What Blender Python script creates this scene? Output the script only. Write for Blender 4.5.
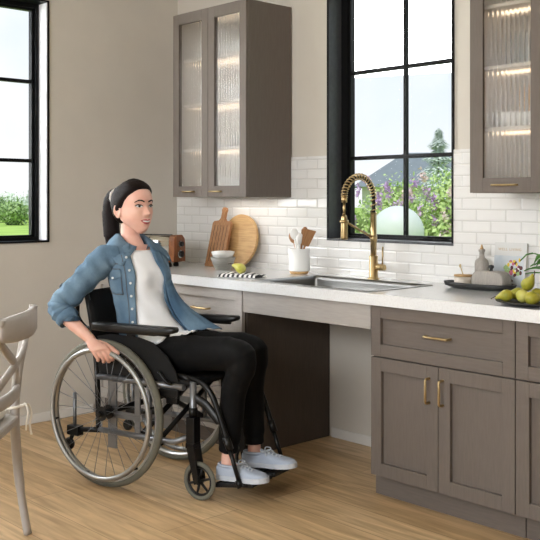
import bpy, bmesh, math, random
from math import sin, cos, pi, radians
from mathutils import Vector, Matrix, noise
random.seed(7)
scn = bpy.context.scene
COL = scn.collection
for o in list(bpy.data.objects):
    bpy.data.objects.remove(o, do_unlink=True)

# ------------------------------------------------------------------ camera
cam = bpy.data.cameras.new('camera')
camo = bpy.data.objects.new('camera', cam); COL.objects.link(camo)
camo.location = (4.755, -3.63, 1.28)
camo.rotation_euler = (pi/2, 0, radians(46.9))
cam.sensor_width = 36; cam.lens = 918/540*36
cam.shift_y = -(270-199)/540
cam.clip_start = .05; cam.clip_end = 500
scn.camera = camo
# ------------------------------------------------------------------ world
world = bpy.data.worlds.new('sky'); scn.world = world; world.use_nodes = True
nt = world.node_tree; nt.nodes.clear()
wo = nt.nodes.new('ShaderNodeOutputWorld'); bg = nt.nodes.new('ShaderNodeBackground')
tc = nt.nodes.new('ShaderNodeTexCoord'); sp = nt.nodes.new('ShaderNodeSeparateXYZ')
rp = nt.nodes.new('ShaderNodeValToRGB'); nz = nt.nodes.new('ShaderNodeTexNoise'); mx = nt.nodes.new('ShaderNodeMix')
cr = nt.nodes.new('ShaderNodeValToRGB')
mx.data_type = 'RGBA'
nt.links.new(tc.outputs['Generated'], sp.inputs[0]); nt.links.new(sp.outputs['Z'], rp.inputs[0])
rp.color_ramp.elements[0].position = 0.0; rp.color_ramp.elements[0].color = (.95, .97, 1, 1)
rp.color_ramp.elements[1].position = .30; rp.color_ramp.elements[1].color = (.55, .75, .95, 1)
nz.inputs['Scale'].default_value = 3.5; nz.inputs['Detail'].default_value = 6
nt.links.new(tc.outputs['Generated'], nz.inputs['Vector'])
cr.color_ramp.elements[0].position = .45; cr.color_ramp.elements[1].position = .68
nt.links.new(nz.outputs['Fac'], cr.inputs[0])
nt.links.new(cr.outputs[0], mx.inputs[0]); nt.links.new(rp.outputs[0], mx.inputs[6]); mx.inputs[7].default_value = (1, 1, 1, 1)
nt.links.new(mx.outputs[2], bg.inputs[0]); bg.inputs[1].default_value = 1.0
nt.links.new(bg.outputs[0], wo.inputs[0])
# ------------------------------------------------------------------ lights
def area(name, loc, target, sx, sy, power, col=(1, 1, 1)):
    l = bpy.data.lights.new(name, 'AREA'); l.shape = 'RECTANGLE'; l.size = sx; l.size_y = sy; l.energy = power; l.color = col
    o = bpy.data.objects.new(name, l); COL.objects.link(o); o.location = loc
    o.rotation_euler = (Vector(target)-Vector(loc)).to_track_quat('-Z', 'Y').to_euler()
    return o
area('daylight_left', (-.75, -2.35, 1.9), (2.0, -1.9, .7), 1.7, 1.5, 95, (.97, .985, 1))
area('fill_rear', (3.2, -5.6, 2.3), (1.2, -.9, .9), 2.4, 1.6, 155, (.97, .985, 1))  # added fill lamp on the camera side, not a known window
area('daylight_sink', (1.2, 1.3, 2.6), (1.9, -.4, .9), 1.6, 1.2, 35, (1, 1, 1))
sl_ = bpy.data.lights.new('sun', 'SUN'); sl_.energy = 2.2; sl_.angle = radians(3); sl_.color = (1, .96, .9)
so_ = bpy.data.objects.new('sun', sl_); COL.objects.link(so_); so_.rotation_euler = Vector((-.2, .45, -1.1)).to_track_quat('-Z', 'Y').to_euler(); so_.location = (3, -8, 9)
scn.view_settings.view_transform = 'Standard'; scn.view_settings.look = 'None'
scn.view_settings.gamma = 1; scn.view_settings.use_curve_mapping = False
scn.view_settings.exposure = 0.12

# ------------------------------------------------------------------ materials
def s2l(c):
    return tuple(((v/255+.055)/1.055)**2.4 if v/255 > .04045 else v/255/12.92 for v in c)
MATS = {}
def mat(name, rgb, rough=.5, metal=0, noise_amt=0, noise_scale=20, bump=0, bump_scale=60, stretch=None, rgb2=None, spec=.5, trans=0, sheen=0, coat=0, emit=0, ior=1.45, sub=0):
    m = bpy.data.materials.new(name); m.use_nodes = True; MATS[name] = m
    n = m.node_tree; b = n.nodes['Principled BSDF']
    c = (*s2l(rgb), 1)
    b.inputs['Base Color'].default_value = c; b.inputs['Roughness'].default_value = rough; b.inputs['Metallic'].default_value = metal
    b.inputs['Specular IOR Level'].default_value = spec; b.inputs['Transmission Weight'].default_value = trans; b.inputs['IOR'].default_value = ior
    b.inputs['Sheen Weight'].default_value = sheen; b.inputs['Coat Weight'].default_value = coat
    if sub:
        b.inputs['Subsurface Weight'].default_value = sub; b.inputs['Subsurface Radius'].default_value = (.012, .005, .003); b.inputs['Subsurface Scale'].default_value = 1
    if emit:
        b.inputs['Emission Color'].default_value = c; b.inputs['Emission Strength'].default_value = emit
    if noise_amt or bump or rgb2:
        t = n.nodes.new('ShaderNodeTexCoord'); mp = n.nodes.new('ShaderNodeMapping')
        n.links.new(t.outputs['Object'], mp.inputs[0])
        if stretch: mp.inputs['Scale'].default_value = stretch
        if noise_amt or rgb2:
            z = n.nodes.new('ShaderNodeTexNoise'); z.inputs['Scale'].default_value = noise_scale; z.inputs['Detail'].default_value = 5
            n.links.new(mp.outputs[0], z.inputs['Vector'])
            r = n.nodes.new('ShaderNodeValToRGB'); n.links.new(z.outputs['Fac'], r.inputs[0])
            k = 1-noise_amt
            r.color_ramp.elements[0].position = .35; r.color_ramp.elements[1].position = .65
            r.color_ramp.elements[0].color = (*(s2l(rgb2) if rgb2 else [v*k for v in c[:3]]), 1); r.color_ramp.elements[1].color = c
            n.links.new(r.outputs[0], b.inputs['Base Color'])
        if bump:
            z = n.nodes.new('ShaderNodeTexNoise'); z.inputs['Scale'].default_value = bump_scale; z.inputs['Detail'].default_value = 4
            n.links.new(mp.outputs[0], z.inputs['Vector'])
            bp = n.nodes.new('ShaderNodeBump'); bp.inputs['Strength'].default_value = bump; bp.inputs['Distance'].default_value = .01
            n.links.new(z.outputs['Fac'], bp.inputs['Height']); n.links.new(bp.outputs[0], b.inputs['Normal'])
    return m
mat('wall_paint', (206, 199, 188), .75, noise_amt=.03, noise_scale=6, bump=.05, bump_scale=150)
mat('ceiling_paint', (225, 222, 216), .8, noise_amt=.02)
mat('trim_white', (222, 218, 212), .45, noise_amt=.02)
mat('cabinet', (109, 100, 93), .58, noise_amt=.10, noise_scale=22, stretch=(.6, 6, 6), bump=.06, bump_scale=60, spec=.25)
mat('cabinet_v', (109, 100, 93), .58, noise_amt=.10, noise_scale=22, stretch=(6, 6, .6), bump=.06, bump_scale=60, spec=.25)
mat('cabinet_glare', (172, 166, 160), .36, noise_amt=.10, noise_scale=22, stretch=(.6, 6, 6), bump=.06, bump_scale=60)  # paler copy of cabinet: window glare on the low fronts put into the colour
mat('reveal_white', (206, 207, 210), .6, noise_amt=.02)
mat('panel_shaded', (86, 76, 68), .6, noise_amt=.1, noise_scale=22, stretch=(6, 6, .6), spec=.2)  # darker copy of the cabinet tone: knee-space shade painted into the colour
mat('push_alu', (168, 169, 168), .42, .9, noise_amt=.05)
mat('cabinet_in', (205, 196, 184), .5, noise_amt=.03)
mat('black_frame', (13, 13, 14), .45, noise_amt=.1, spec=.2)
mat('dark_sill', (78, 79, 82), .35, noise_amt=.15, noise_scale=40)
mat('brass', (188, 164, 120), .34, 1, noise_amt=.08, noise_scale=60)
mat('brass_dark', (38, 32, 26), .4, .6, noise_amt=.1)
mat('steel', (128, 127, 124), .42, 1, noise_amt=.08, noise_scale=80, stretch=(1, 30, 30))
mat('chrome', (205, 203, 198), .12, 1, noise_amt=.03)
mat('glass', (255, 255, 255), .0, trans=1, ior=1.02, spec=.3, noise_amt=.005)
mat('ribbed', (252, 250, 246), .24, trans=1, ior=1.35, noise_amt=.01)
mat('wood_mid', (172, 126, 86), .5, rgb2=(144, 100, 64), noise_scale=14, stretch=(9, 9, .8), bump=.05)
mat('wood_light', (206, 168, 116), .5, rgb2=(186, 146, 96), noise_scale=12, stretch=(.9, 9, 9), bump=.05)
mat('wood_toaster', (142, 84, 40), .35, rgb2=(108, 60, 28), noise_scale=14, stretch=(2, 8, 1), coat=.3)
mat('ceramic_white', (238, 237, 234), .2, noise_amt=.01)
mat('ceramic_grey', (150, 148, 142), .45, noise_amt=.12, noise_scale=40, stretch=(1, 1, 4))
mat('ceramic_taupe', (170, 163, 155), .4, noise_amt=.18, noise_scale=60, stretch=(4, 4, 1))
mat('ceramic_cream', (204, 194, 180), .35, noise_amt=.05)
mat('slate', (48, 48, 48), .45, noise_amt=.5, noise_scale=25, bump=.2, bump_scale=60)
mat('plastic_black', (12, 12, 13), .4, noise_amt=.1, bump=.02)
mat('metal_black', (14, 14, 15), .35, .3, noise_amt=.1)
mat('metal_grey', (128, 130, 134), .35, .7, noise_amt=.06)
mat('alu', (178, 178, 176), .3, .85, noise_amt=.05)
mat('tire_grey', (104, 103, 92), .75, noise_amt=.08, noise_scale=30)
mat('tire_dark', (52, 52, 50), .7, noise_amt=.1)
mat('fabric_black', (13, 13, 14), .85, noise_amt=.2, noise_scale=60, bump=.08, bump_scale=200)
mat('legging', (9, 9, 10), .75, noise_amt=.1, noise_scale=12, bump=.12, bump_scale=14, spec=.2)
mat('denim', (118, 142, 160), .9, rgb2=(70, 96, 120), noise_scale=6, bump=.5, bump_scale=26, spec=.2)
mat('denim_dark', (62, 82, 104), .85, noise_amt=.2, noise_scale=20, bump=.1)
mat('denim_stitch', (96, 86, 78), .8, noise_amt=.1)
mat('tshirt', (246, 247, 250), .85, noise_amt=.01, bump=.12, bump_scale=22)
mat('pearl', (225, 228, 230), .25, noise_amt=.02)
mat('skin', (232, 186, 168), .48, noise_scale=18, sub=.12, rgb2=(226, 174, 156))
mat('lips', (186, 86, 88), .35, noise_amt=.05)
mat('teeth', (238, 234, 228), .3, noise_amt=.01)
mat('iris', (72, 66, 60), .2, noise_amt=.1)
mat('hair', (30, 21, 19), .55, noise_amt=.4, noise_scale=40, stretch=(1, 7, 7), bump=.25, bump_scale=60, spec=.12)
mat('hair_tail', (28, 20, 19), .55, spec=.12, noise_amt=.4, noise_scale=60, stretch=(6, 6, .6), bump=.25, bump_scale=70)
mat('brow', (48, 34, 28), .7, noise_amt=.1)
mat('hair_tie', (214, 206, 200), .6, noise_amt=.05)
mat('shoe', (172, 182, 198), .85, noise_amt=.05, noise_scale=50, bump=.06, bump_scale=200)
mat('shoe_sole', (192, 198, 206), .6, noise_amt=.03)
mat('chair_paint', (176, 170, 164), .5, noise_amt=.06, noise_scale=30)
mat('cushion', (226, 219, 206), .9, noise_amt=.04, bump=.1, bump_scale=120)
mat('pear', (180, 170, 62), .4, rgb2=(140, 142, 44), noise_scale=22)
mat('pear_light', (206, 200, 110), .4, rgb2=(186, 184, 70), noise_scale=18)
mat('stem_brown', (74, 54, 34), .7, noise_amt=.1)
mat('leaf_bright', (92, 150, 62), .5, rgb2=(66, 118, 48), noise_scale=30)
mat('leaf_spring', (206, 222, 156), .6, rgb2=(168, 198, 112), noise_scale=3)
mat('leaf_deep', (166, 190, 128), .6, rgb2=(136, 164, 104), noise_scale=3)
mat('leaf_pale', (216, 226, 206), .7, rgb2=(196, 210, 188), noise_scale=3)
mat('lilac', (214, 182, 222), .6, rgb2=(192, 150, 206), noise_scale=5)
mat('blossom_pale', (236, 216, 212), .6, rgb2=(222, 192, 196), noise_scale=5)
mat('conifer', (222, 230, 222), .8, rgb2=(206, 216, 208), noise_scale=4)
mat('lawn', (168, 196, 92), .9, rgb2=(146, 178, 78), noise_scale=.6)
mat('roof_grey', (124, 132, 138), .8, noise_amt=.12, noise_scale=3)
mat('house_wall', (196, 194, 190), .8, noise_amt=.05)
mat('frosted', (206, 212, 207), .5, noise_amt=.01)
mat('book_cover', (206, 205, 202), .4, noise_amt=.02)
mat('book_photo', (176, 186, 194), .4, rgb2=(200, 204, 206), noise_scale=14)
mat('book_pages', (230, 226, 216), .8, noise_amt=.03)
mat('gold_ink', (178, 146, 96), .35, .5, noise_amt=.02)
mat('flower_yellow', (226, 190, 50), .6, noise_amt=.1); mat('flower_pink', (196, 96, 120), .6, noise_amt=.1)
mat('flower_dark', (92, 44, 44), .6, noise_amt=.1); mat('flower_white', (236, 232, 224), .6, noise_amt=.02)
mat('led', (255, 236, 208), .5, emit=3.2)
mat('mug_clay', (176, 150, 126), .5, noise_amt=.05)
mat('rubber_grip', (16, 16, 17), .7, noise_amt=.1)

def nodes_of(m):
    n = m.node_tree; return n, n.nodes['Principled BSDF']
# floor planks running along X
m = mat('oak_floor', (190, 156, 116), .38); n, b = nodes_of(m)
t = n.nodes.new('ShaderNodeTexCoord'); br = n.nodes.new('ShaderNodeTexBrick'); n.links.new(t.outputs['Object'], br.inputs['Vector'])
br.inputs['Scale'].default_value = 1; br.inputs['Brick Width'].default_value = 1.9; br.inputs['Row Height'].default_value = .19
br.inputs['Mortar Size'].default_value = .0018; br.inputs['Mortar Smooth'].default_value = .4; br.offset = .37; br.offset_frequency = 3; br.inputs['Bias'].default_value = 0
br.inputs['Color1'].default_value = (*s2l((220, 190, 148)), 1); br.inputs['Color2'].default_value = (*s2l((198, 165, 122)), 1); br.inputs['Mortar'].default_value = (*s2l((150, 122, 92)), 1)
mp = n.nodes.new('ShaderNodeMapping'); mp.inputs['Scale'].default_value = (1.1, 11, 1); n.links.new(t.outputs['Object'], mp.inputs[0])
z = n.nodes.new('ShaderNodeTexNoise'); z.inputs['Scale'].default_value = 2.6; z.inputs['Detail'].default_value = 8; z.inputs['Distortion'].default_value = .8
n.links.new(mp.outputs[0], z.inputs['Vector'])
r = n.nodes.new('ShaderNodeValToRGB'); r.color_ramp.elements[0].position = .3; r.color_ramp.elements[1].position = .7
r.color_ramp.elements[0].color = (.60, .56, .50, 1); r.color_ramp.elements[1].color = (1.06, 1.05, 1.04, 1); n.links.new(z.outputs['Fac'], r.inputs[0])
mm = n.nodes.new('ShaderNodeMix'); mm.data_type = 'RGBA'; mm.blend_type = 'MULTIPLY'; mm.inputs[0].default_value = 1
n.links.new(br.outputs['Color'], mm.inputs[6]); n.links.new(r.outputs[0], mm.inputs[7]); n.links.new(mm.outputs[2], b.inputs['Base Color'])
bp = n.nodes.new('ShaderNodeBump'); bp.inputs['Strength'].default_value = .15; bp.inputs['Distance'].default_value = .004
n.links.new(z.outputs['Fac'], bp.inputs['Height']); n.links.new(bp.outputs[0], b.inputs['Normal'])
# quartz
m = mat('quartz', (224, 220, 214), .12, coat=.2); n, b = nodes_of(m)
t = n.nodes.new('ShaderNodeTexCoord'); z = n.nodes.new('ShaderNodeTexNoise'); z.inputs['Scale'].default_value = 150; z.inputs['Detail'].default_value = 6
n.links.new(t.outputs['Object'], z.inputs['Vector']); r = n.nodes.new('ShaderNodeValToRGB'); n.links.new(z.outputs['Fac'], r.inputs[0])
r.color_ramp.elements[0].position = .36; r.color_ramp.elements[0].color = (*s2l((218, 218, 218)), 1); r.color_ramp.elements[1].position = .55; r.color_ramp.elements[1].color = (*s2l((224, 225, 226)), 1)
n.links.new(r.outputs[0], b.inputs['Base Color'])
# glossy bevelled subway tile (on the XZ plane)
m = mat('tile', (226, 224, 221), .1); n, b = nodes_of(m)
t = n.nodes.new('ShaderNodeTexCoord'); sx = n.nodes.new('ShaderNodeSeparateXYZ'); cx = n.nodes.new('ShaderNodeCombineXYZ')
n.links.new(t.outputs['Object'], sx.inputs[0]); n.links.new(sx.outputs['X'], cx.inputs['X']); n.links.new(sx.outputs['Z'], cx.inputs['Y'])
br = n.nodes.new('ShaderNodeTexBrick'); n.links.new(cx.outputs[0], br.inputs['Vector'])
br.inputs['Scale'].default_value = 1; br.inputs['Brick Width'].default_value = .158; br.inputs['Row Height'].default_value = .0535
br.inputs['Mortar Size'].default_value = .0018; br.inputs['Mortar Smooth'].default_value = .3; br.offset = .5
br.inputs['Color1'].default_value = (*s2l((228, 226, 223)), 1); br.inputs['Color2'].default_value = (*s2l((224, 222, 219)), 1); br.inputs['Mortar'].default_value = (*s2l((205, 202, 197)), 1)
n.links.new(br.outputs['Color'], b.inputs['Base Color'])
b2 = n.nodes.new('ShaderNodeTexBrick'); n.links.new(cx.outputs[0], b2.inputs['Vector'])
for k, v in (('Scale', 1), ('Brick Width', .158), ('Row Height', .0535), ('Mortar Size', .008), ('Mortar Smooth', 1.0)): b2.inputs[k].default_value = v
b2.offset = .5
z = n.nodes.new('ShaderNodeTexNoise'); z.inputs['Scale'].default_value = 9; n.links.new(t.outputs['Object'], z.inputs['Vector'])
ma = n.nodes.new('ShaderNodeMath'); ma.operation = 'MULTIPLY_ADD'; ma.inputs[1].default_value = .5; n.links.new(z.outputs['Fac'], ma.inputs[0])
iv = n.nodes.new('ShaderNodeMath'); iv.operation = 'SUBTRACT'; iv.inputs[0].default_value = 1; n.links.new(b2.outputs['Fac'], iv.inputs[1]); n.links.new(iv.outputs[0], ma.inputs[2])
bp = n.nodes.new('ShaderNodeBump'); bp.inputs['Strength'].default_value = .5; bp.inputs['Distance'].default_value = .004
n.links.new(ma.outputs[0], bp.inputs['Height']); n.links.new(bp.outputs[0], b.inputs['Normal'])
# striped towel
m = mat('towel', (235, 233, 228), .9); n, b = nodes_of(m)
t = n.nodes.new('ShaderNodeTexCoord'); wv = n.nodes.new('ShaderNodeTexWave'); wv.wave_type = 'BANDS'; wv.bands_direction = 'X'
wv.inputs['Scale'].default_value = 12; wv.inputs['Distortion'].default_value = .6; n.links.new(t.outputs['Object'], wv.inputs['Vector'])
r = n.nodes.new('ShaderNodeValToRGB'); r.color_ramp.interpolation = 'CONSTANT'; n.links.new(wv.outputs['Fac'], r.inputs[0])
r.color_ramp.elements[0].color = (*s2l((58, 58, 60)), 1); r.color_ramp.elements[1].position = .5; r.color_ramp.elements[1].color = (*s2l((236, 234, 230)), 1)
n.links.new(r.outputs[0], b.inputs['Base Color'])

# ------------------------------------------------------------------ mesh helpers
class MB:
    def __init__(s): s.v = []; s.f = []; s.m = []; s.sm = []; s.cur = 0
    def add(s, vs, fs, smooth=False):
        k = len(s.v); s.v += [tuple(v) for v in vs]
        for f in fs: s.f.append(tuple(i+k for i in f)); s.m.append(s.cur); s.sm.append(smooth)
        return s
    def box(s, x0, x1, y0, y1, z0, z1, bev=0, M=None):
        if bev <= 0:
            vs = [(x, y, z) for x in (x0, x1) for y in (y0, y1) for z in (z0, z1)]
            fs = [(0, 1, 3, 2), (4, 6, 7, 5), (0, 4, 5, 1), (2, 3, 7, 6), (0, 2, 6, 4), (1, 5, 7, 3)]
        else:
            bm = bmesh.new(); bmesh.ops.create_cube(bm, size=1)
            for v in bm.verts: v.co = ((x0+x1)/2+v.co.x*(x1-x0), (y0+y1)/2+v.co.y*(y1-y0), (z0+z1)/2+v.co.z*(z1-z0))
            bmesh.ops.bevel(bm, geom=bm.edges[:], offset=bev, segments=2, affect='EDGES', profile=.5)
            bm.verts.index_update(); vs = [v.co.copy() for v in bm.verts]; fs = [[v.index for v in f.verts] for f in bm.faces]; bm.free()
        if M: vs = [M @ Vector(v) for v in vs]
        return s.add(vs, fs, False)
    def loft(s, rings, close=True, cap=True, smooth=True):
        n = len(rings[0]); k = len(rings); vs = [p for r in rings for p in r]; fs = []
        for i in range(k-1):
            for j in range(n if close else n-1):
                a, b = i*n+j, i*n+(j+1) % n; fs.append((a, b, b+n, a+n))
        s.add(vs, fs, smooth)
        if cap and close:
            s.add(rings[0], [tuple(range(n))[::-1]]); s.add(rings[-1], [tuple(range(n))])
        return s
    def tube(s, pts, r, n=10, cap=True, closed=False, flat=None, up=None):
        pts = [Vector(p) for p in pts]; k = len(pts); rs = r if isinstance(r, (list, tuple)) else [r]*k
        T = []
        for i in range(k):
            a = pts[(i-1) % k] if closed or i > 0 else pts[i]; b = pts[(i+1) % k] if closed or i < k-1 else pts[i]
            t = (b-a); T.append(t.normalized() if t.length > 1e-9 else Vector((0, 0, 1)))
        u = Vector(up) if up else (Vector((0, 0, 1)) if abs(T[0].z) < .9 else Vector((1, 0, 0)))
        rings = []
        for i in range(k):
            u = (u-T[i]*u.dot(T[i])); u = u.normalized() if u.length > 1e-6 else T[i].orthogonal().normalized()
            w = T[i].cross(u); fl = flat if flat else 1
            rings.append([pts[i]+u*(cos(2*pi*j/n)*rs[i])+w*(sin(2*pi*j/n)*rs[i]*fl) for j in range(n)])
        if closed: rings.append(rings[0]); cap = False
        return s.loft(rings, True, cap)
    def lathe(s, prof, n=32, M=None, cap=False):
        rings = [[Vector((r*cos(2*pi*j/n), r*sin(2*pi*j/n), z)) for j in range(n)] for r, z in prof]
        if M: rings = [[M @ p for p in q] for q in rings]
        return s.loft(rings, True, cap)
    def prism(s, pts, z0, z1, M=None):
        n = len(pts); a = [Vector((p[0], p[1], z0)) for p in pts]; b = [Vector((p[0], p[1], z1)) for p in pts]
        if M: a = [M @ p for p in a]; b = [M @ p for p in b]
        s.add(a+b, [tuple(range(n))[::-1], tuple(range(n, 2*n))]+[(i, (i+1) % n, (i+1) % n+n, i+n) for i in range(n)]); return s
    def ball(s, c, r, nu=20, nv=12, M=None):
        rx, ry, rz = r if isinstance(r, (list, tuple)) else (r, r, r); c = Vector(c)
        rings = []
        for i in range(nv+1):
            t = pi*i/nv; q = max(sin(t), 1e-3)
            rings.append([Vector((rx*q*cos(2*pi*j/nu), ry*q*sin(2*pi*j/nu), -rz*cos(t))) for j in range(nu)])
        rings = [[(M @ p if M else p)+c for p in q] for q in rings]
        return s.loft(rings)
    def mesh(s, name, mats):
        me = bpy.data.meshes.new(name); me.from_pydata(s.v, [], s.f)
        for mm_ in (mats if isinstance(mats, (list, tuple)) else [mats]): me.materials.append(MATS[mm_] if isinstance(mm_, str) else mm_)
        for p, i, q in zip(me.polygons, s.m, s.sm): p.material_index = i; p.use_smooth = q
        bm = bmesh.new(); bm.from_mesh(me); bmesh.ops.remove_doubles(bm, verts=bm.verts, dist=1e-6); bmesh.ops.recalc_face_normals(bm, faces=bm.faces); bm.to_mesh(me); bm.free()
        return me
    def build(s, name, mats, parent=None, label=None):
        o = bpy.data.objects.new(name, s.mesh(name, mats)); COL.objects.link(o)
        if parent: o.parent = parent
        if label: o['label'] = label
        return o
def tag(o, label=None, cat=None, group=None, kind=None):
    for k, v in (('label', label), ('category', cat), ('group', group), ('kind', kind)):
        if v: o[k] = v
    return o
def empty(name, loc=(0, 0, 0), rz=0, label=None, cat=None, group=None):
    o = bpy.data.objects.new(name, None); COL.objects.link(o); o.location = loc; o.rotation_euler = (0, 0, rz); o.empty_display_size = .05
    return tag(o, label, cat, group)
def copy_tree(o, parent=None):
    c = o.copy(); COL.objects.link(c)
    if parent: c.parent = parent
    for ch in [q for q in bpy.data.objects if q.parent == o]: copy_tree(ch, c)
    return c
def bx(name, m_, parent, x0, x1, y0, y1, z0, z1, bev=.002, label=None):
    return MB().box(x0, x1, y0, y1, z0, z1, bev).build(name, m_, parent, label)
def smooth_path(pts, n=8):
    P = [Vector(p) for p in pts]; out = []
    for i in range(len(P)-1):
        p0 = P[max(i-1, 0)]; p1 = P[i]; p2 = P[i+1]; p3 = P[min(i+2, len(P)-1)]
        for k in range(n):
            t = k/n; out.append(.5*((2*p1)+(p2-p0)*t+(2*p0-5*p1+4*p2-p3)*t*t+(3*p1-p0-3*p2+p3)*t**3))
    return out+[P[-1]]
def lerp_tab(tab, x):
    if x <= tab[0][0]: return tab[0][1]
    for (a, va), (b, vb) in zip(tab, tab[1:]):
        if x <= b:
            t = (x-a)/(b-a); t = t*t*(3-2*t)*.35+t*.65
            return va+(vb-va)*t
    return tab[-1][1]
def apply_mods(o):
    dg = bpy.context.evaluated_depsgraph_get(); me = bpy.data.meshes.new_from_object(o.evaluated_get(dg)); old = o.data
    o.modifiers.clear(); o.data = me; return o
def remeshed(o, vox, smooth=3, fac=.5):
    mo = o.modifiers.new('r', 'REMESH'); mo.mode = 'VOXEL'; mo.voxel_size = vox; mo.use_smooth_shade = True
    if smooth: q = o.modifiers.new('s', 'SMOOTH'); q.iterations = smooth; q.factor = fac
    mats = list(o.data.materials)
    apply_mods(o)
    if not o.data.materials:
        for q in mats: o.data.materials.append(q)
    for p in o.data.polygons: p.use_smooth = True
    return o
def solid(o, t, off=-1):
    q = o.modifiers.new('solid', 'SOLIDIFY'); q.thickness = t; q.offset = off; return o
def sub(o, n=1):
    q = o.modifiers.new('sub', 'SUBSURF'); q.levels = n; q.render_levels = n; return o
def struct(o): o['kind'] = 'structure'; return o

# ================================================================== room shell
fl = MB().box(0, 6.6, -6.2, 0, -.08, 0); struct(fl.build('floor', 'oak_floor'))
w2x0, w2x1, w2z0, w2z1 = 1.344, 2.157, 1.063, 2.45
wb = MB().box(-.16, w2x0, 0, .16, -.08, 2.75).box(w2x1, 6.6, 0, .16, -.08, 2.75).box(w2x0, w2x1, 0, .16, -.08, w2z0).box(w2x0, w2x1, 0, .16, w2z1, 2.75)
struct(wb.build('wall_back', 'wall_paint'))
w1y0, w1y1, w1z0, w1z1 = -3.0, -.942, 1.037, 2.42
wl = MB().box(-.16, 0, w1y1, 0, -.08, 2.75).box(-.16, 0, -6.2, w1y0, -.08, 2.75).box(-.16, 0, w1y0, w1y1, -.08, w1z0).box(-.16, 0, w1y0, w1y1, w1z1, 2.75)
struct(wl.build('wall_left', 'wall_paint'))
struct(MB().box(6.6, 6.76, -6.2, .16, -.08, 2.75).build('blocker_wall_right', 'wall_paint'))  # unseen wall, added to keep light off the right-facing cabinet sides
struct(MB().box(-.16, 6.6, -6.2, .16, 2.75, 2.85).build('ceiling', 'ceiling_paint'))
T = -.009
tl = MB().box(0.002, w2x0-.004, T, -.0005, .878, 1.515).box(w2x1+.004, 3.9, T, -.0005, .878, 1.515).box(w2x0-.004, w2x1+.004, T, -.0005, .878, w2z0-.002)
struct(tl.build('trim_1', 'tile'))['label'] = 'white glossy subway tile backsplash above the counter'
struct(MB().box(1.372, 2.158, -.014, -.0005, .0, .052, .003).build('baseboard_back', 'trim_white'))
struct(MB().box(.0005, .014, -6.0, -.64, 0, .052, .003).build('baseboard_left', 'trim_white'))
# ---- sink window
w = struct(empty('window_2', (w2x0, 0, w2z0)))
W, Hh = w2x1-w2x0, w2z1-w2z0
f = MB()
e = .006
f.box(-e, 0.004, -.012, .15, -e, Hh+e).box(W-.004, W+e, -.012, .15, -e, Hh+e).box(-e, W+e, -.012, .15, Hh-.004, Hh+e)
f.build('casing', 'black_frame', w)
MB().box(.004, .007, -.008, .10, .006, Hh-.006).build('reveal_lining', 'dark_sill', w, 'dark grey lining of the window recess')
bx('window_sill', 'dark_sill', w, -e, W+e, -.014, .15, -e, .006)
f = MB()
f.box(.008, .052, .09, .145, .006, Hh-.006).box(W-.052, W-.005, .09, .145, .006, Hh-.006).box(.05, W-.05, .09, .145, .006, .018).box(.05, W-.05, .09, .145, Hh-.06, Hh-.006)
f.build('window_frame', 'black_frame', w)
f = MB()
f.box(.046, .066, .10, .135, .016, Hh-.05).box(W-.066, W-.046, .10, .135, .016, Hh-.05).box(.046, W-.046, .10, .135, .016, .030).box(.046, W-.046, .10, .135, Hh-.07, Hh-.05)
for zz in (1.50-w2z0, 1.963-w2z0): f.box(.06, W-.06, .108, .130, zz-.010, zz+.010)
f.box(.432-.009, .432+.009, .1085, .1295, .025, Hh-.06)
f.build('sash', 'black_frame', w)
MB().box(.05, W-.05, .116, .120, .025, Hh-.055).build('pane', 'glass', w)
# ---- left window (seen edge on at the frame's left)
w = struct(empty('window_1', (0, w1y0, w1z0)))
W, Hh = w1y1-w1y0, w1z1-w1z0
f = MB()
f.box(-.15, .010, W-.004, W+.006, -e, Hh+e).box(-.15, .010, -e, .004, -e, Hh+e).box(-.15, .010, -e, W+e, Hh-.004, Hh+e).box(-.15, .010, -e, W+e, -e, .004)
f.build('casing', 'black_frame', w)
MB().box(-.085, .004, W-.010, W-.004, .006, Hh-.006).build('reveal_lining', 'reveal_white', w, 'white lining of the window recess')
f = MB()
f.box(-.14, -.082, W-.034, W-.005, .004, Hh-.004).box(-.14, -.082, .005, .034, .004, Hh-.004).box(-.14, -.082, .03, W-.03, .004, .022).box(-.14, -.082, .03, W-.03, Hh-.03, Hh-.004)
f.build('window_frame', 'black_frame', w)
f = MB()
f.box(-.13, -.095, W-.050, W-.036, .018, Hh-.03).box(-.13, -.095, .034, .05, .018, Hh-.03).box(-.13, -.095, .04, W-.04, .018, .034).box(-.13, -.095, .04, W-.04, Hh-.045, Hh-.03)
for zz in (1.503-w1z0, 1.963-w1z0): f.box(-.126, -.100, .04, W-.04, zz-.010, zz+.010)
for yy in (.55, 1.03, 1.5): f.box(-.126, -.100, yy-.011, yy+.011, .03, Hh-.04)
f.build('sash', 'black_frame', w)
MB().box(-.115, -.111, .045, W-.045, .03, Hh-.04).build('pane', 'glass', w)

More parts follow.
